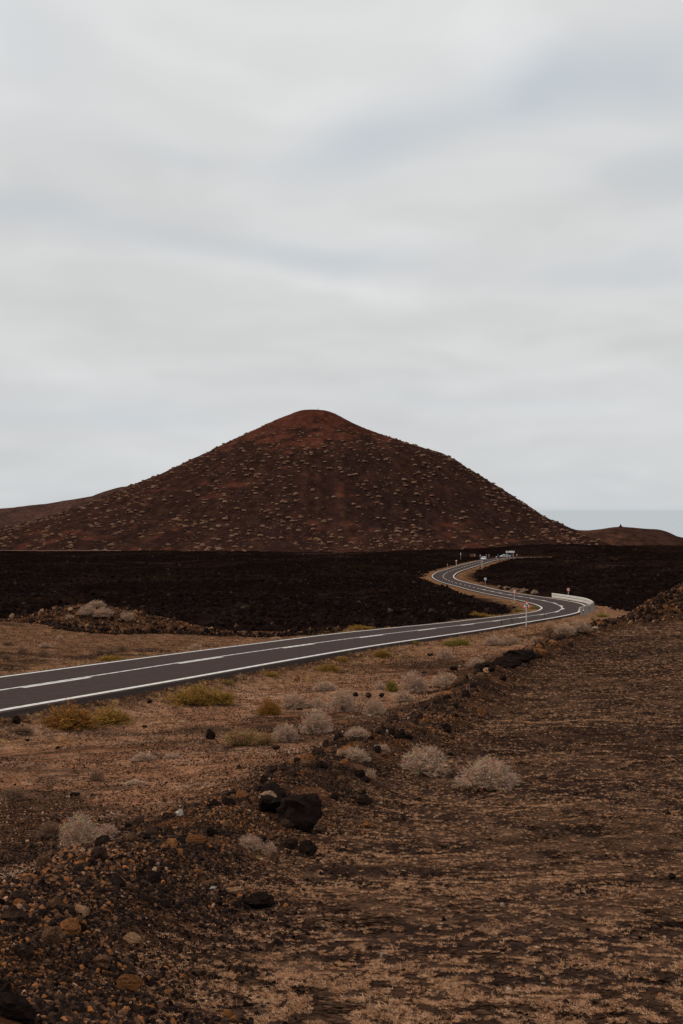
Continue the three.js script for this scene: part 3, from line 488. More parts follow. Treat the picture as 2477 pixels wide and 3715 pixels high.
/* loose gravel and cinders over the slopes; clinker on the lava */
{
  const r = rng(931), list = [], lava = [];
  for (let n = 0; n < 170000; n++) {
    const [x, D] = fan(r, 6.5, 150), { b } = bermDist(x, D), ro = nearRoad(x, D);
    if (ro.e < 0.04 && D < 160) continue; if (b > 0.4 && r() < 0.95) continue;
    if (ro.t < 0 && r() < 0.45) continue;
    const w = fbm(x * 0.5, D * 0.5, 2, 941); if (w < 0.2 + 0.3 * r()) continue;
    const s = 0.0035 + 0.018 * r() ** 6 + D * 0.00034, dk = smooth(0.42, 0.6, fbm(x * 0.16, D * 0.16, 3, 101));
    list.push({ x, y: ground(x, D) + s * 0.3, z: -D, s: [s, s, s], q: new THREE.Euler(r() * 6, r() * 6, r() * 6), c: tint(r, pick(r, [['black', 1.5 + 3 * dk], ['dark', 3], ['brown', 4], ['tan', 1.7], ['orange', 0.6], ['pale', 0.12]])), k: n % 3 });
  }
  instanced('gravel', PEB, [pebMat], list, null, 'brown and tan volcanic gravel strewn over the soil');
  for (let n = 0; n < 42000; n++) {
    const [x, D] = fan(r, 104, 700, 0.29), q = lavaEdge(x, D); if (q < -1.5 + r()) continue;
    const s = (0.10 + 0.38 * r() ** 3) * (D > 300 ? 1.4 : 1), k = 0.6 + 0.9 * r(), t = r() < 0.03 ? [0.05, 0.03, 0.024] : [0.0145, 0.0088, 0.0076];
    lava.push({ x, y: base(x, D) + lavaY(x, D, q) + s * 0.15, z: -D, s: [s, s * (0.7 + 0.5 * r()), s], q: new THREE.Euler(r() * 6, r() * 6, r() * 6), c: lin(t[0] * k, t[1] * k, t[2] * k), k: n % 3 });
  }
  instanced('lava_clinker', PEB, [pebMat], lava, null, 'loose black clinker covering the lava flow');
}

/* ------------------------------------------------------------------ dry plants */
function ribbons() { return { P: [], C: [], I: [] }; }
function ribbon(R, pts, w0, w1, side, col) {
  const b = R.P.length / 3;
  pts.forEach((p, i) => { const w = mix(w0, w1, i / (pts.length - 1)) / 2; R.P.push(p.x - side.x * w, p.y - side.y * w, p.z - side.z * w, p.x + side.x * w, p.y + side.y * w, p.z + side.z * w); R.C.push(...col, ...col); if (i) { const a = b + 2 * i - 2; R.I.push(a, a + 1, a + 2, a + 1, a + 3, a + 2); } });
}
function ribbonGeo(R) { const g = new THREE.BufferGeometry(); g.setAttribute('position', new THREE.Float32BufferAttribute(R.P, 3)); g.setAttribute('color', new THREE.Float32BufferAttribute(R.C, 3)); g.setIndex(R.I); g.computeVertexNormals(); return g; }
const V = (x, y, z) => new THREE.Vector3(x, y, z);
function shrubGeos(seed, { n = 230, twigs = 7, tw = 0.0125, cols, leaf = 0, upright = 0, wild = 0 }) {   // unit shrub: 1 wide, 1 high (scaled to size); returns stems and twigs
  const r = rng(seed), st = ribbons(), tg = ribbons(), lump = (a, e) => 0.8 - 0.25 * wild + (0.3 + 0.5 * wild) * vnoise(a * 1.6 + seed, e * 2.4, seed) + 0.15 * vnoise(a * 5, e * 6, seed + 3);
  const rnd = () => V(r() - 0.5, r() - 0.5, r() - 0.5).normalize();
  const lobes = upright ? [[0, 0, 1, 1]] : [[0, 0, 0.86, 1]]; if (!upright) for (let i = 0; i < 4; i++) { const a = r() * 6.28, q = 0.16 + 0.16 * r(); lobes.push([Math.cos(a) * q, Math.sin(a) * q, 0.45 + 0.25 * r(), 0.55 + 0.4 * r()]); }
  for (let i = 0; i < n; i++) {
    const [lx, lz, lw, lh] = lobes[r() < 0.45 ? 0 : r() * lobes.length | 0];
    const a = r() * Math.PI * 2, e = Math.acos(1 - r() * (upright ? 0.75 : 1)), R = lump(a, e), ex = lx + 0.5 * lw * Math.sin(e) * Math.cos(a) * R, ez = lz + 0.5 * lw * Math.sin(e) * Math.sin(a) * R, ey = lh * (0.9 * Math.cos(e) + 0.06) * R;
    const root = V((r() - 0.5) * 0.2 + lx * 0.6, 0, (r() - 0.5) * 0.2 + lz * 0.6), tip = V(ex, ey, ez), mid = root.clone().lerp(tip, 0.5).add(V((r() - 0.5) * 0.14, 0.04 + (r() - 0.5) * 0.08, (r() - 0.5) * 0.14));
    const col = cols[r() * cols.length | 0].map(c => c * (0.5 + 0.4 * r()));
    ribbon(st, [root, mid, tip], tw * 1.3, tw * 0.7, rnd(), col);
    for (let k = 0; k < twigs; k++) {
      const f = 0.5 + 0.55 * r(), p = root.clone().lerp(tip, f * f).lerp(mid.clone().lerp(tip, f), 0.7), out = tip.clone().sub(root).normalize().multiplyScalar(0.55 + upright * 0.2).add(rnd().multiplyScalar(1.15)).add(V(0, 0.2 + upright, 0)).normalize(), L = (0.04 + 0.075 * r()) * (upright ? 1.4 : 1);
      const q = p.clone().addScaledVector(out, L * 0.55).addScaledVector(rnd(), 0.02), z = p.clone().addScaledVector(out, L).addScaledVector(rnd(), 0.04);
      if (q.y < 0.01) q.y = 0.01; if (z.y < 0.012) z.y = 0.012;
      const c2 = cols[r() * cols.length | 0].map(c => c * (0.7 + 0.6 * r()));
      ribbon(tg, [p, q, z], tw, tw * 0.5, rnd(), c2);
      if (leaf && r() < leaf) { const d = rnd(), s = 0.012 + 0.016 * r(); ribbon(tg, [z.clone().addScaledVector(d, -s), z, z.clone().addScaledVector(d, s)], 0.016, 0.01, rnd(), c2); }
    }
  }
  return [ribbonGeo(st), ribbonGeo(tg)];
}
const plantMat = std({ vertexColors: true, side: THREE.DoubleSide, roughness: 1 });
const GREY = [[0.54, 0.365, 0.255], [0.62, 0.44, 0.325], [0.45, 0.285, 0.19], [0.34, 0.205, 0.13]], BROWN = [[0.23, 0.135, 0.085], [0.30, 0.18, 0.115], [0.17, 0.095, 0.06]];
const LOOK = {
  grey: { cols: GREY }, brown: { cols: BROWN },
  yellow: { cols: [[0.40, 0.215, 0.04], [0.22, 0.115, 0.03], [0.46, 0.27, 0.065], [0.16, 0.085, 0.03]], leaf: 0.4, wild: 1 }, orange: { cols: [[0.40, 0.175, 0.035], [0.25, 0.10, 0.025], [0.36, 0.20, 0.06], [0.15, 0.075, 0.03]], leaf: 0.4, wild: 1 },
  olive: { cols: [[0.24, 0.19, 0.04], [0.18, 0.13, 0.03], [0.32, 0.24, 0.06]], leaf: 0.5 }, grass: { cols: [[0.38, 0.225, 0.09], [0.33, 0.17, 0.05], [0.42, 0.285, 0.175]], upright: 0.7 },
};
const KIND = {}, FAR = {};
Object.entries(LOOK).forEach(([k, l], i) => {
  const g = k === 'grass';
  KIND[k] = (k === 'grey' ? [1, 2, 3, 4] : [1, 2]).map(s => shrubGeos(i * 10 + s, { ...l, n: g ? 520 : 380, twigs: g ? 3 : 13, tw: 0.0105 }));
  FAR[k] = [5, 6].map(s => shrubGeos(i * 10 + s, { ...l, n: g ? 240 : 170, twigs: g ? 3 : 11, tw: 0.015 }));
});
let shrubN = 0;
function shrub(u, v, w, h, kind, label, group) {
  const s = spot(u, v), k = (w > 68 ? KIND : FAR)[kind], [a, b] = k[shrubN++ % k.length], W = w * s.m, Hh = h * s.m;
  const t = thing(kind === 'grass' ? 'grass_clump' : 'dry_shrub', label, kind === 'grass' ? 'grass' : 'shrub', s.x, s.y - 0.02, -s.D - W * 0.32, hash(u | 0, v | 0, 5) * 6.28, group);
  t.position.y = ground(s.x, s.D + W * 0.32) - 0.015; t.scale.set(W * 1.1, Hh * 1.12, W);
  mesh('stems', a, plantMat, t); mesh('twigs', b, plantMat, t); return t;
}
for (const a of [
  [1780, 2872, 200, 96, 'grey', 'large round grey shrub standing alone on the cinder field'], [1549, 2814, 190, 86, 'grey', 'wide grey shrub at the field edge left of the lone shrub'], [1289, 2766, 110, 46, 'grey', 'grey shrub on the rubble bank above the boulders'], [1384, 2732, 66, 28, 'grey', 'low grey shrub on the bank crest right of a brown one'], [1342, 2750, 44, 32, 'brown', 'small brown shrub between two grey ones on the bank'], [1345, 2820, 46, 30, 'grey', 'small pale tuft in the rubble right of the boulders'],
  [281, 3078, 160, 108, 'grey', 'big grey shrub on the lower left slope'], [172, 3044, 90, 58, 'brown', 'brown bush behind the big lower left grey shrub'], [388, 3046, 84, 48, 'grey', 'thin grey shrub right of the big lower left shrub'], [333, 3104, 58, 28, 'grey', 'small pale tuft in front of the big lower left shrub'],
  [43, 2902, 92, 40, 'brown', 'brown shrub at the left edge of the stony slope'], [350, 2836, 62, 44, 'brown', 'small brown shrub in the middle of the stony slope'], [520, 2762, 80, 26, 'grey', 'low pale tuft on the upper stony slope'], [622, 2754, 66, 19, 'grey', 'flat pale tuft right of another on the stony slope'], [482, 2848, 80, 17, 'grey', 'flat tan tuft below the two pale tufts'],
  [903, 3082, 86, 50, 'grey', 'grey tuft left of a second one below the boulders'], [975, 3108, 64, 54, 'grey', 'pale grey tuft in the rubble just below the boulders'],
  [247, 2648, 215, 74, 'orange', 'wide orange shrub below the road on the left'], [405, 2630, 160, 52, 'yellow', 'yellow shrub joined to the right of the orange one'], [68, 2668, 92, 27, 'brown', 'low brown shrub left of the orange shrub'], [690, 2562, 175, 60, 'yellow', 'large yellow shrub just below the road edge'], [790, 2558, 120, 48, 'yellow', 'smaller yellow shrub touching the large roadside one'], [977, 2596, 90, 48, 'orange', 'upright orange tuft left of the grey shrubs'],
  [870, 2708, 150, 58, 'grass', 'yellow grass clump right of the solitary black block'], [955, 2706, 90, 44, 'grass', 'pale grass clump beside the yellow grass clump'], [1035, 2690, 108, 56, 'grey', 'pale grey shrub right of the grass clumps'], [1148, 2664, 128, 78, 'grey', 'tall grey shrub with a dark middle beside the pale one'], [1062, 2573, 98, 52, 'grey', 'grey shrub right of the orange tuft'], [1150, 2570, 72, 32, 'grey', 'low grey shrub between two taller ones'], [1242, 2582, 96, 72, 'grey', 'tall dense grey shrub left of the three black stones'], [1361, 2594, 86, 54, 'grey', 'grey shrub below the three black stones'], [1295, 2677, 84, 35, 'grey', 'small pale shrub left of the black stone cluster'],
  [1175, 2507, 84, 28, 'grey', 'thin grey shrub above the tall dense one'], [1375, 2502, 56, 24, 'grey', 'small grey shrub left of the yellow green one'], [1421, 2511, 52, 40, 'olive', 'yellow green shrub left of the largest grey dome'], [1499, 2515, 104, 68, 'grey', 'largest grey dome shrub in the middle of the slope'], [1464, 2548, 74, 36, 'grey', 'grey shrub in front of the largest grey dome'], [1619, 2491, 114, 43, 'grey', 'wide low grey dome right of the largest one'],
  [1184, 2439, 84, 27, 'yellow', 'bright yellow green bush below the road'], [977, 2455, 66, 17, 'yellow', 'low yellow tuft at the road edge'], [829, 2486, 40, 17, 'olive', 'small olive tuft at the road edge'], [1240, 2402, 54, 18, 'yellow', 'small yellow tuft above the bright yellow bush'], [1384, 2387, 74, 27, 'yellow', 'yellow bush right of the bright yellow green one'], [1510, 2340, 32, 14, 'olive', 'small green tuft by the white edge line'], [1662, 2345, 98, 26, 'olive', 'olive yellow bush beside the road left of the warning sign'],
  [1613, 2393, 70, 36, 'grey', 'pale shrub right of the flat black stone'], [1728, 2420, 74, 30, 'grey', 'tan grey shrub before the black outcrop'], [1790, 2342, 74, 32, 'grey', 'left half of the grey thicket below the warning sign'], [1848, 2342, 76, 34, 'grey', 'right half of the grey thicket below the warning sign'], [1938, 2330, 34, 20, 'grey', 'small grey shrub right of the warning sign'],
  [2005, 2302, 62, 36, 'brown', 'darker shrub at the left of the distant pale thicket'], [2050, 2306, 80, 40, 'grey', 'middle shrub of the distant pale thicket'], [2105, 2297, 80, 38, 'grey', 'shrub at the far end of the pale thicket by the low wall'], [2189, 2240, 52, 13, 'olive', 'yellow green bush behind the guard rail end'], [2152, 2250, 20, 8, 'olive', 'small dark green tuft left of the yellow green bush'],
  [80, 2378, 48, 31, 'brown', 'round brown shrub left of the road near the frame edge'], [20, 2393, 50, 20, 'brown', 'low brown shrub at the left frame edge beyond the road'], [155, 2385, 56, 26, 'brown', 'brown shrub right of the round one beyond the road'], [360, 2375, 34, 21, 'brown', 'leftmost of three small shrubs beyond the road'], [397, 2376, 36, 21, 'brown', 'middle of three small shrubs beyond the road'], [438, 2364, 44, 26, 'brown', 'rightmost of three small shrubs beyond the road'], [392, 2398, 94, 18, 'yellow', 'yellow tuft at the far road edge'], [708, 2355, 52, 18, 'grey', 'grey tuft at the far road edge'], [213, 2325, 40, 19, 'grey', 'pale round shrub on the field beyond the road'], [22, 2342, 46, 18, 'brown', 'small brown shrub at the left edge of the far field'], [160, 2350, 54, 16, 'grey', 'flat grey tuft on the field beyond the road'], [272, 2318, 20, 11, 'grey', 'tiny pale shrub right of the pale round one'],
  [344, 2210, 72, 24, 'grey', 'grey shrub on top of the rocky knoll'], [308, 2241, 74, 30, 'grey', 'grey shrub on the left shoulder of the rocky knoll'], [368, 2247, 82, 30, 'grey', 'pale shrub on the middle of the rocky knoll'], [249, 2251, 40, 15, 'grey', 'small grey shrub at the left foot of the rocky knoll'], [459, 2259, 68, 30, 'grey', 'grey shrub on the right side of the rocky knoll'],
  [1740, 2241, 84, 17, 'yellow', 'orange yellow bush inside the road bend'], [1303, 2285, 100, 14, 'yellow', 'yellow roadside grass before the lava'], [1000, 2322, 44, 12, 'grey', 'grey tuft before the stone wall beyond the road'], [1938, 2212, 44, 13, 'olive', 'olive tuft inside the tight bend'], [1880, 2219, 46, 10, 'olive', 'olive tuft beside the inner white line'],
  [1941, 2159, 36, 17, 'grey', 'rounded shrub at the guard rail start'], [1902, 2150, 40, 14, 'grey', 'second shrub from the guard rail start'], [1868, 2145, 34, 11, 'grey', 'third shrub from the guard rail start'], [1838, 2139, 36, 11, 'grey', 'fourth shrub from the guard rail start'], [1810, 2134, 22, 9, 'grey', 'fifth shrub from the guard rail start'],
]) shrub(...a);

/* dry straw on the cinder field and along the road, uncountable */
{
  const mat = (seed, n, L, up, sp = 1.6) => { const r = rng(seed), R = ribbons(); for (let i = 0; i < n; i++) { const a = r() * 6.28, p = V((r() - 0.5) * L * sp, 0.002 + r() * 0.006, (r() - 0.5) * L * sp), l = L * (0.4 + 0.7 * r()), y = up * (0.2 + r()) * l, q = p.clone().add(V(Math.cos(a) * l * 0.5, y * 0.7, Math.sin(a) * l * 0.5)), z = q.clone().add(V(Math.cos(a + r() - 0.5) * l * 0.5, y * (r() - 0.25), Math.sin(a + r() - 0.5) * l * 0.5)); const k = 0.6 + 0.75 * r(); ribbon(R, [p, q, z], 0.0032, 0.0014, V(-Math.sin(a), 0.6, Math.cos(a)).normalize(), [k, k, k]); } return ribbonGeo(R); };
  const geos = [mat(1, 8, 0.022, 0.6, 0.7), mat(2, 7, 0.018, 0.7, 0.7), mat(3, 9, 0.026, 0.45, 0.9), mat(4, 16, 0.07, 0.6)], r = rng(951), list = [], verge = [];
  const cols = [[0.36, 0.19, 0.106], [0.29, 0.14, 0.07], [0.44, 0.26, 0.155], [0.23, 0.11, 0.06]];
  for (let n = 0; n < 380000; n++) {
    const [x, D] = fan(r, 6.2, 112, 0.29), { b } = bermDist(x, D); if (b < 0.55 + 0.9 * r()) continue; if (D > 92 && pileH(x, D) > 0.5) continue;
    const cover = fbm(x * 9, D * 8, 2, 961), gap = fbm(x * 0.3 + 3, D * 0.6, 4, 971), far = smooth(15, 60, D);
    if (cover + 0.42 * (gap - 0.5) - 0.10 * Math.exp(-(((x - 3.6) / 1.7) ** 2) - ((D - 14) / 9) ** 2) < 0.445 + 0.34 * r()) continue;
    const s = (0.6 + 0.6 * r()) * (0.58 + D * 0.045), c = cols[r() * 4 | 0], k = 0.75 + 0.5 * r();
    list.push({ x, y: ground(x, D) + 0.004, z: -D, s: [s, s * 0.65, s], q: new THREE.Euler(0, r() * 6.28, 0), c: lin(c[0] * k, c[1] * k, c[2] * k), k: r() < 0.006 ? 3 : n % 3 });
  }
  instanced('straw_grass', geos, [plantMat], list, null, 'short dry straw scattered over the dark cinder field');
  for (let n = 0; n < 90000; n++) {
    const [x, D] = fan(r, 8, 240, 0.29), { b } = bermDist(x, D), ro = nearRoad(x, D); if (ro.e < 0.12 || (b > -0.2 && D < 112)) continue; if (D > 112 && lavaEdge(x, D) > 0) continue;
    const near = smooth(6, 0.8, ro.e), cover = fbm(x * 0.35, D * 0.35, 4, 981); if (cover + 0.19 * smooth(3, 0.3, ro.e) + 0.06 * near - 0.16 * smooth(30, 22, D) < 0.50 + 0.2 * r()) continue;
    const s = (0.6 + 1.0 * r()) * (1 + D * 0.011) * (1 + near * 0.5), c = near > 0.4 ? [[0.46, 0.245, 0.10], [0.44, 0.265, 0.145], [0.36, 0.175, 0.065]][r() * 3 | 0] : [[0.40, 0.25, 0.165], [0.34, 0.20, 0.125], [0.46, 0.30, 0.21]][r() * 3 | 0], k = 0.75 + 0.5 * r();
    verge.push({ x, y: ground(x, D) + 0.002, z: -D, s: [s, s * (0.55 + 0.35 * near), s], q: new THREE.Euler(0, r() * 6.28, 0), c: lin(c[0] * k, c[1] * k, c[2] * k), k: r() < 0.15 + 0.25 * near ? 3 : n % 3 });
  }
  instanced('verge_grass', geos, [plantMat], verge, null, 'thin dry grass on the stony slope and road verges');
}
/* rounded shrubs on the cone: the largest as individuals */
{
  const dome = s => { const r = rng(s), g = new THREE.IcosahedronGeometry(1, 3), p = g.attributes.position, c = []; for (let i = 0; i < p.count; i++) { const v = V(p.getX(i), p.getY(i), p.getZ(i)), k = 1 + 0.22 * perlin.noise(v.x * 2.2 + s, v.y * 2.2, v.z * 2.2) + 0.2 * perlin.noise(v.x * 6 + s, v.y * 6, v.z * 6); p.setXYZ(i, v.x * k, Math.max(-0.25, v.y * k * 0.85), v.z * k); const q = 0.7 + 0.6 * hash(i, s, 3); c.push(q, q, q); } g.setAttribute('color', new THREE.Float32BufferAttribute(c, 3)); g.computeVertexNormals(); return g; };
  const geos = [dome(3), dome(8), dome(15)], cols = [[0.175, 0.092, 0.060], [0.205, 0.115, 0.076], [0.135, 0.068, 0.045], [0.16, 0.09, 0.052]], mats = cols.map(c => std({ color: lin(...c), vertexColors: true })), r = rng(991), all = [];
  for (let n = 0; n < 16000 && all.length < 4200; n++) {
    const rr = 330 * Math.sqrt(r()), phi = -0.12 + r() * (Math.PI + 0.24), [x, D, y] = conePoint(rr, phi); if (y < -22 || rr < 22) continue; if (x / D < -0.27) continue;
    const left = clamp((CX - x) / 180), dens = smooth(15, 60, rr) * (0.35 + 0.65 * smooth(0.35, 0.6, fbm(x * 0.03, y * 0.03, 3, 995))) * (1 - 0.5 * left * smooth(130, 220, rr)); if (r() > dens) continue;
    const s = (0.3 + 1.15 * r() ** 3.6) * (0.8 + 0.35 * smooth(20, 110, rr)); all.push({ x, y: y + s * 0.12, z: -D, w: s, h: s * (0.5 + 0.25 * r()), show: s / D, t: r() * 6.28 });
  }
  all.sort((a, b) => b.show - a.show); const rest = [];
  all.forEach((e, i) => {
    if (i < 300) { const m = mesh('dome_shrub', geos[i % 3], mats[i % 4]); m.position.set(e.x, e.y, e.z); m.scale.set(e.w, e.h, e.w); m.rotation.y = e.t; tag(m, 'large rounded tan shrub growing on the slope of the red cone', 'shrub', 'dome shrubs dotted over the cone'); }
    else { const c = cols[i % 4]; rest.push({ x: e.x, y: e.y, z: e.z, s: [e.w, e.h, e.w], q: new THREE.Euler(0, e.t, 0), c: lin(...c), k: i % 3 }); }
  });
  const white = std({ vertexColors: true }); instanced('cone_scrub', geos, [white], rest, null, 'small rounded shrubs speckling the cone');
}

/* ------------------------------------------------------------------ signs, rail, vehicles */
const M = { post: std({ color: lin(0.55, 0.45, 0.40), roughness: 0.6, specularIntensity: 0.5 }), white: std({ color: lin(0.78, 0.76, 0.74), roughness: 0.5, specularIntensity: 0.5 }), red: std({ color: lin(0.66, 0.075, 0.02), roughness: 0.5, specularIntensity: 0.5 }), black: std({ color: lin(0.012, 0.011, 0.012), roughness: 0.6 }), grey: std({ color: lin(0.36, 0.34, 0.32), roughness: 0.6, specularIntensity: 0.5 }), blue: std({ color: lin(0.06, 0.16, 0.30), roughness: 0.5 }), pale: std({ color: lin(0.45, 0.55, 0.56), roughness: 0.5 }), wood: std({ color: lin(0.13, 0.06, 0.035) }), back: std({ color: lin(0.30, 0.22, 0.16), roughness: 0.7 }), galv: std({ color: lin(0.60, 0.55, 0.50), roughness: 0.55, specularIntensity: 0.5 }), dull: std({ color: lin(0.30, 0.27, 0.25), roughness: 0.7 }) };
const cyl = (r, h, x = 0, y = 0, z = 0, n = 12) => new THREE.CylinderGeometry(r, r, h, n).translate(x, y, z);
const disc = (r, t, z, n = 32) => new THREE.CylinderGeometry(r, r, t, n).rotateX(Math.PI / 2).translate(0, 0, z);
const box = (w, h, d, x = 0, y = 0, z = 0) => new THREE.BoxGeometry(w, h, d).translate(x, y, z);
function poly(pts, depth, z) { const s = new THREE.Shape(pts.map(p => new THREE.Vector2(...p))); return new THREE.ExtrudeGeometry(s, { depth, bevelEnabled: false }).translate(0, 0, z); }
function rounded(R, k, depth, z) {                              // upright triangle with rounded corners
  const c = [0, 1, 2].map(i => { const a = Math.PI / 2 + i * 2 * Math.PI / 3; return new THREE.Vector2(Math.cos(a) * R, Math.sin(a) * R); }), s = new THREE.Shape();
  c.forEach((p, i) => { const a = c[(i + 2) % 3], b = c[(i + 1) % 3], q1 = p.clone().lerp(a, k), q2 = p.clone().lerp(b, k); i ? s.lineTo(q1.x, q1.y) : s.moveTo(q1.x, q1.y); s.quadraticCurveTo(p.x, p.y, q2.x, q2.y); });
  return new THREE.ExtrudeGeometry(s, { depth, bevelEnabled: false, curveSegments: 6 }).translate(0, 0, z);
}
const shift = (g, x, y) => g.translate(x, y, 0);
function signAt(u, v, D, name, label, group) { const x = (u - U0) / F * D, y = ground(x, D); return thing(name, label, 'road sign', x, y, -D, Math.atan2(-x, D) * 0.6, group); }
{ // double bend warning
  const s = spot(1909.5, 2276, 100), t = thing('warning_sign', 'red bordered triangular warning sign with black double bend arrow', 'road sign', s.x, s.y, -s.D, -0.08), top = 100 * s.m, R = 0.52 * 33.5 * s.m / 0.9, cy = top - R - 0.01;
  mesh('post', cyl(2.0 * s.m, top - R * 0.6 + 0.4, 0, (top - R * 0.6) / 2 - 0.2, -0.06), M.post, t);
  mesh('border', shift(rounded(R, 0.07, 0.03, -0.015), 0, cy), M.red, t); mesh('face', shift(rounded(R * 0.72, 0.05, 0.004, 0.0155), 0, cy), M.white, t);
  const k = R / 0.55; mesh('arrow', shift(poly([[0.06, -0.2], [0.13, -0.2], [0.13, 0.07], [-0.025, 0.055], [-0.025, 0.11], [0.0, 0.11], [-0.06, 0.21], [-0.125, 0.11], [-0.095, 0.11], [-0.095, -0.025], [0.06, -0.01]].map(([x, y]) => [x * k * 1.15, y * k * 1.15 - 0.02 * k]), 0.004, 0.02), 0, cy), M.black, t);
}
function roundSign(u, vBase, vDisc, dia, D, label, face, group) {
  const t = signAt(u, vBase, D, 'round_sign', label, group), m = D / F, r = dia * 1.12 * m / 2, y = -(vDisc - V0) * m - t.position.y;
  mesh('post', cyl(Math.max(0.04, 0.06 * D / 300), y, 0, y / 2 - 0.1, -0.07), face === 'end' ? M.back : M.post, t);
  const at = g => g.translate(0, y, 0);
  mesh('rim', at(disc(r, 0.03, 0)), face === 'end' ? M.black : M.red, t); mesh('face', at(disc(face === 'end' ? r * 0.94 : r * 0.72, 0.012, 0.014)), M.white, t);
  if (face === 'cars') for (const s of [-1, 1]) mesh('car_symbol', at(mergeGeometries([box(r * 0.46, r * 0.2, 0.006, s * r * 0.3, -r * 0.06, 0.024), box(r * 0.28, r * 0.16, 0.006, s * r * 0.3, r * 0.12, 0.024)])), s < 0 ? M.red.clone() : M.black, t).material = s < 0 ? M.dull : M.black;
  if (face === 'end') for (const s of [-1, 0, 1]) mesh('slash', at(box(r * 1.5, r * 0.07, 0.006, 0, 0, 0).rotateZ(0.8).translate(s * r * 0.12, -s * r * 0.12, 0.024)), M.black, t);
}
const DD = (u, v, from) => spot(u, v, from).D;
roundSign(1865.5, 2188, 2146.5, 13, DD(1865.5, 2188, 170), 'red ringed no overtaking sign beside the inside of the bend', 'cars');
roundSign(2061.5, 2172, 2139, 11.4, 247, 'red ringed no overtaking sign behind the guard rail', 'cars');
roundSign(1760.5, 2127, 2100.5, 9.5, DD(1760.5, 2127, 260), 'white round sign with dark slash right of the far straight', 'end');
roundSign(1748, 2054, 2035, 5, 512, 'small white round sign below the white car', 'plain');
roundSign(1655, 2051.5, 2034.5, 6.2, 525, 'small red ringed sign left of the far road, by the lava', 'plain');
{ // backs and small signs by the junction
  const t = signAt(1622.6, 2061, 492, 'sign_back', 'tan back of a triangular sign at the far bend', null), m = 492 / F;
  mesh('post', cyl(0.09, 21 * m, 0, 10.5 * m - 0.1, 0.06), M.back, t); mesh('panel', shift(rounded(3.6 * m, 0.08, 0.03, 0), 0, 16.5 * m), M.back, t);
  const p = thing('marker_post', 'tall white topped marker post standing in the lava', 'post', (1671 - U0) / F * 600, 0, -600), m2 = 600 / F; p.position.y = -(2024.5 - V0) * m2;
  mesh('shaft', cyl(0.08, 11.5 * m2 + 0.6, 0, 5.75 * m2 - 0.3, 0), M.dull, p); mesh('white_band', cyl(0.13, 9 * m2, 0, 15 * m2, 0), M.white, p);
}
const junction = (u, vBase, vTop, D, name, label, cat, build) => { const m = D / F, x = (u - U0) * m, y = -(vBase - V0) * m; const t = thing(name, label, cat, x, y, -D); build(t, m, (vBase - vTop) * m); return t; };
const stub = (t, h, mat = M.post, r = 0.07) => mesh('post', cyl(r, h + 0.8, 0, h / 2 - 0.4, -0.05), mat, t);
junction(1712, 2026, 2010, 640, 'information_board', 'brown wooden information board beside the far road', 'sign board', (t, m, h) => { for (const s of [-1, 1]) mesh('post', box(0.14, h + 0.8, 0.14, s * 7 * m, h / 2 - 0.4, -0.1), M.wood, t); mesh('panel', box(14.5 * m, 9 * m, 0.08, 0, h - 4.5 * m, 0), std({ color: lin(0.20, 0.09, 0.055) }), t); mesh('side_panel', box(4.5 * m, 8 * m, 0.06, 9.8 * m, h - 4.5 * m, -0.05), M.dull, t); });
junction(1742, 2028, 2012.5, 615, 'small_sign', 'pale blue square sign left of the white car', 'road sign', (t, m, h) => { stub(t, h); mesh('panel', box(4.4 * m, 4.4 * m, 0.04, 0, h - 2.2 * m, 0.03), M.pale, t); });
junction(1764, 2026, 2011.5, 650, 'small_sign', 'grey sign back right of the white car', 'road sign', (t, m, h) => { stub(t, h, M.dull); mesh('panel', disc(1.9 * m, 0.04, 0.03).translate(0, h - 2 * m, 0), M.grey, t); });
junction(1773.5, 2025, 2010, 655, 'small_sign', 'red triangular sign beside the grey sign back', 'road sign', (t, m, h) => { stub(t, h); mesh('border', shift(rounded(3.1 * m, 0.06, 0.03, 0.02), 0, h - 3.4 * m), M.red, t); mesh('face', shift(rounded(1.5 * m, 0.06, 0.01, 0.052), 0, h - 3.4 * m), M.white, t); });
junction(1800, 2034, 2017.5, 612, 'small_sign', 'white round red rimmed sign at the end of the visible road', 'road sign', (t, m, h) => { stub(t, h); mesh('rim', disc(2.6 * m, 0.03, 0.02).translate(0, h - 2.6 * m, 0), M.red, t); mesh('face', disc(2.05 * m, 0.02, 0.045).translate(0, h - 2.6 * m, 0), M.white, t); });
junction(1806, 2026, 2010.5, 655, 'small_sign', 'blue upright sign near the parked cars', 'road sign', (t, m, h) => { stub(t, h); mesh('panel', box(4 * m, 6.4 * m, 0.04, 0, h - 3.2 * m, 0.03), M.blue, t); });
junction(1874.5, 2024, 2010, 655, 'small_sign', 'small red and white round sign right of the dark parked car', 'road sign', (t, m, h) => { stub(t, h); mesh('rim', disc(2.7 * m, 0.03, 0.02).translate(0, h - 2.7 * m, 0), M.red, t); mesh('face', disc(1.5 * m, 0.02, 0.045).translate(0, h - 2.7 * m, 0), M.white, t); });
junction(1850.5, 2026, 2018.5, 648, 'bollard', 'short white bollard before the dark parked car', 'bollard', (t, m, h) => { mesh('shaft', cyl(1.35 * m, h + 0.4, 0, h / 2 - 0.2, 0), M.white, t); mesh('cap', new THREE.SphereGeometry(1.35 * m, 12, 8).translate(0, h, 0), M.white, t); });
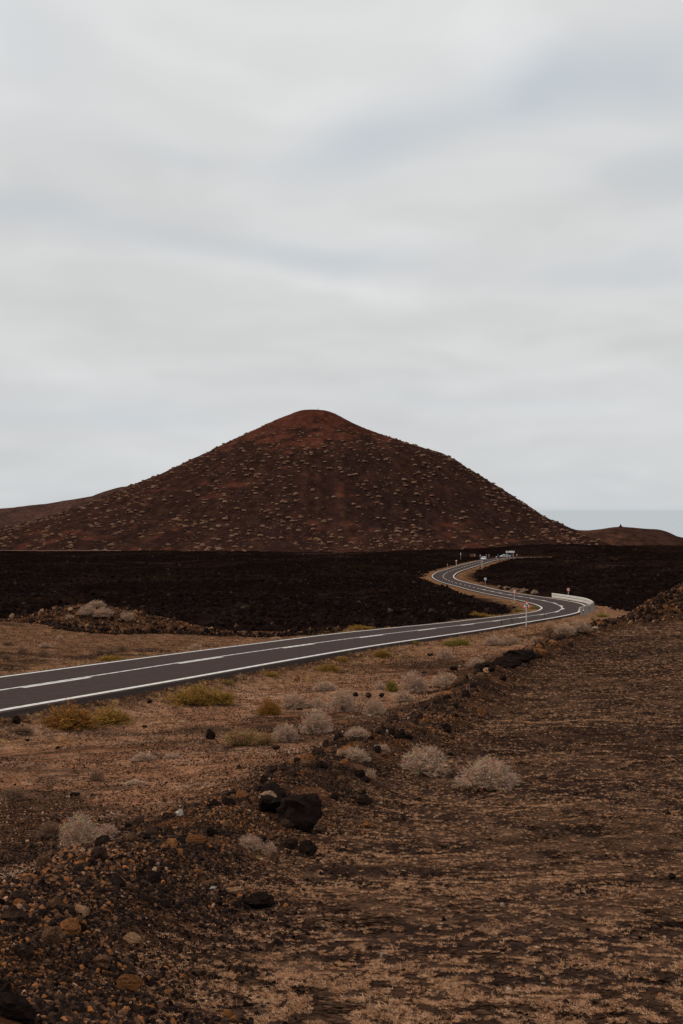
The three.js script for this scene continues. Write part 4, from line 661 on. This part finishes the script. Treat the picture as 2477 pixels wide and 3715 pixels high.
junction(1850.5, 2028, 1998.5, 652, 'direction_sign', 'wide white direction sign above the parked cars', 'road sign', (t, m, h) => {
  for (const s of [-1, 1]) mesh('post', cyl(0.09, h + 0.8, s * 11.5 * m, h / 2 - 0.4, -0.12), M.post, t);
  const cv = document.createElement('canvas'); cv.width = 256; cv.height = 56; const c = cv.getContext('2d'); c.fillStyle = '#f2efea'; c.fillRect(0, 0, 256, 56); c.strokeStyle = '#8d8a86'; c.lineWidth = 3; c.strokeRect(2, 2, 252, 52); c.fillStyle = '#3c2c24';
  for (const [x, y, w] of [[30, 16, 20], [53, 15, 14], [70, 16, 22], [16, 34, 26], [46, 35, 30], [80, 34, 24], [214, 18, 24], [218, 30, 20]]) c.fillRect(x, y, w, 8);
  const tx = new THREE.CanvasTexture(cv); tx.colorSpace = THREE.SRGBColorSpace;
  mesh('panel', box(32 * m, 7 * m, 0.08, 0, h - 3.5 * m, 0), M.white, t); mesh('lettering', new THREE.PlaneGeometry(31.6 * m, 6.7 * m).translate(0, h - 3.5 * m, 0.044), std({ map: tx, roughness: 0.5 }), t);
});
/* guard rail round the bend */
{
  const a = roadAt(162)[7], b = roadAt(247)[7], rail = thing('guard_rail', 'pale metal guard rail with lower skirt round the outside of the bend', 'guard rail', 0, 0, 0);
  const sweep = (prof, a0 = a) => { const P = [], I = [], n = prof.length; let c = 0; const pts = ROAD.filter(p => p[7] >= a0 && p[7] <= b); pts.forEach((p, i) => { const end = i === 0 ? 1 : 0; prof.forEach(([o, y]) => { const off = p[3] + 0.75 + o; P.push(p[0] + p[6] * off, p[2] + (i === 0 ? y * 0.25 : i === 1 ? y * 0.7 : y), -(p[1] - p[5] * off)); }); if (i) for (let k = 0; k < n - 1; k++) { const q = (i - 1) * n + k; I.push(q, q + 1, q + n, q + 1, q + n + 1, q + n); } c++; }); const g = new THREE.BufferGeometry(); g.setAttribute('position', new THREE.Float32BufferAttribute(P, 3)); g.setIndex(I); g.computeVertexNormals(); return g; };
  const gm = M.galv.clone(); gm.side = THREE.DoubleSide;
  mesh('beam', sweep([[0.02, 0.47], [-0.04, 0.50], [-0.05, 0.56], [0.02, 0.61], [0.02, 0.64], [-0.05, 0.69], [-0.04, 0.75], [0.03, 0.80], [0.05, 0.80]]), gm, rail);
  mesh('skirt', sweep([[0.0, 0.06], [-0.03, 0.1], [-0.03, 0.38], [0.0, 0.41]], roadAt(196)[7]), gm, rail);
  for (let s = a + 2; s < b; s += 2.1) { const i = ROAD.findIndex(p => p[7] >= s), p = ROAD[i], o = p[3] + 0.95, x = p[0] + p[6] * o, D = p[1] - p[5] * o, m = mesh('post', box(0.15, 1.5, 0.15, 0, 0, 0), M.dull, rail); m.position.set(x, p[2] - 0.02, -D); m.rotation.y = -Math.atan2(p[5], p[6]); const br = mesh('bracket', box(0.26, 0.16, 0.1), M.galv, rail); br.position.set(x - p[6] * 0.12, p[2] + 0.64, -(D + p[5] * 0.12)); br.rotation.y = m.rotation.y; }
}
/* vehicles at the junction */
function car(label, x, y, D, turn, paint) {
  const t = thing('car', label, 'car', x, y, -D, turn), P = std({ color: lin(...paint), roughness: 0.3, specularIntensity: 1, clearcoat: 0.6 }), glass = std({ color: lin(0.03, 0.035, 0.04), roughness: 0.1, specularIntensity: 1 }), L = 4.2, W = 1.74;
  const prof = (pts, w, bev) => { const s = new THREE.Shape(); pts.forEach(([a, b], i) => i ? s.lineTo(a, b) : s.moveTo(a, b)); return new THREE.ExtrudeGeometry(s, { depth: w - 2 * bev, bevelEnabled: true, bevelSize: bev, bevelThickness: bev, bevelSegments: 3 }).translate(0, 0, -(w - 2 * bev) / 2).rotateY(-Math.PI / 2); };   // front looks towards +z
  mesh('body', prof([[-2.0, 0.32], [2.0, 0.32], [2.05, 0.62], [1.9, 0.86], [0.95, 1.0], [-1.95, 1.02], [-2.05, 0.7]], W, 0.06), P, t);
  mesh('roof', prof([[0.9, 0.98], [0.25, 1.46], [-1.35, 1.5], [-1.9, 1.0]], W - 0.16, 0.07), P, t);
  mesh('windscreen', new THREE.BufferGeometry().setAttribute('position', new THREE.Float32BufferAttribute([-0.7, 1.06, 0.93, 0.7, 1.06, 0.93, 0.58, 1.42, 0.45, -0.7, 1.06, 0.93, 0.58, 1.42, 0.45, -0.58, 1.42, 0.45], 3)), glass, t).geometry.computeVertexNormals();
  for (const s of [-1, 1]) { mesh('side_window', box(0.02, 0.3, 1.9, s * (W / 2 - 0.07), 1.25, -0.5), glass, t); mesh('headlight', box(0.34, 0.14, 0.06, s * 0.62, 0.78, 2.07), M.pale, t); mesh('mirror', box(0.16, 0.12, 0.08, s * 0.95, 1.06, 0.7), P, t); for (const z of [-1.3, 1.3]) { const w = mesh('wheel', new THREE.CylinderGeometry(0.32, 0.32, 0.22, 20).rotateZ(Math.PI / 2).translate(s * 0.78, 0.32, z), M.black, t); mesh('rim', new THREE.CylinderGeometry(0.2, 0.2, 0.02, 16).rotateZ(Math.PI / 2).translate(s * 0.9, 0.32, z), M.grey, w); } }
  mesh('bumper', box(1.5, 0.3, 0.1, 0, 0.46, 2.1), M.black, t); mesh('number_plate', box(0.5, 0.11, 0.02, 0, 0.5, 2.16), M.white, t); return t;
}
{ const p = roadAt(588); car('white car driving towards the viewer on the far road', p[0] - p[6] * 1.45, p[2] + 0.01, p[1] + p[5] * 1.45, Math.atan2(-p[5], p[6]) , [0.8, 0.79, 0.77]); }
car('dark teal parked car below the white direction sign', (1851 - U0) / F * 656, -22.55, 656, -1.2, [0.012, 0.035, 0.045]);
car('pale parked car left of the dark teal one', (1829 - U0) / F * 660, -22.4, 660, -1.0, [0.45, 0.45, 0.44]);
/* small things on the skyline, plants by the road */
{
  const [x, D, y] = conePoint(3, 0.8), t = thing('summit_post', 'tiny dark post on the summit of the cone', 'post', CX + 1.2, y, -D); mesh('shaft', cyl(0.16, 1.6, 0, 0.6, 0), M.dull, t); mesh('cap', new THREE.ConeGeometry(0.24, 0.3, 10).translate(0, 1.5, 0), M.dull, t);
  const hx = (2251 - U0) * HR, c = thing('cairn', 'dark cairn of rocks on the crest of the right hill', 'cairn', hx, (V0 - 1911) * HR - 0.3, -930);
  for (const [a, b, s] of [[0, 0.35, 0.95], [-0.9, 0.2, 0.6], [0.9, 0.2, 0.65], [0.1, 1.0, 0.6], [0, 1.5, 0.42]]) { const m = mesh('rock', STONE[(s * 10 | 0) % 6], ROCK.black, c); m.position.set(a, b, 0); m.scale.setScalar(s); }
  const r = rng(77); let n = 0;
  for (const [u, v, h, label] of [[1818, 2272, 22, 'spindly green plant left of another before the warning sign'], [1856, 2266, 26, 'taller spindly green plant just left of the warning sign'], [1974, 2249, 24, 'spindly plant at the road edge right of the warning sign'], [1925, 2368, 62, 'single tall dry stalk rising beside the black outcrop']]) {
    const s = spot(u, v), t = thing('roadside_plant', label, 'plant', s.x, s.y, -s.D), H = h * s.m, st = ribbons(), lf = ribbons(), dry = h > 50, g = dry ? [0.42, 0.26, 0.15] : [0.10, 0.09, 0.022];
    const lean = dry ? -0.28 : 0.05; const P = k => V(lean * H * k * k + 0.03 * Math.sin(k * 5) * H, H * k, 0);
    ribbon(st, [0, 0.25, 0.5, 0.75, 1].map(P), 0.035, 0.02, V(1, 0, 0), g); ribbon(st, [0, 0.25, 0.5, 0.75, 1].map(P), 0.035, 0.02, V(0, 0, 1), g);
    for (let k = 0; k < (dry ? 6 : 34); k++) { const f = dry ? 0.85 + 0.15 * r() : 0.3 + 0.7 * r(), p = P(f), d = V(r() - 0.5, 0.3 * r(), r() - 0.5).normalize(), L = dry ? 0.1 : 0.14 + 0.2 * r() * (1.2 - f); ribbon(lf, [p, p.clone().addScaledVector(d, L * 0.6), p.clone().addScaledVector(d, L).add(V(0, -0.04, 0))], 0.05, 0.015, V(-d.z, 0.2, d.x).normalize(), g.map(c => c * (0.7 + 0.7 * r()))); }
    mesh('stalk', ribbonGeo(st), plantMat, t); mesh('leaves', ribbonGeo(lf), plantMat, t);
  }
}
renderer.render(scene, camera);
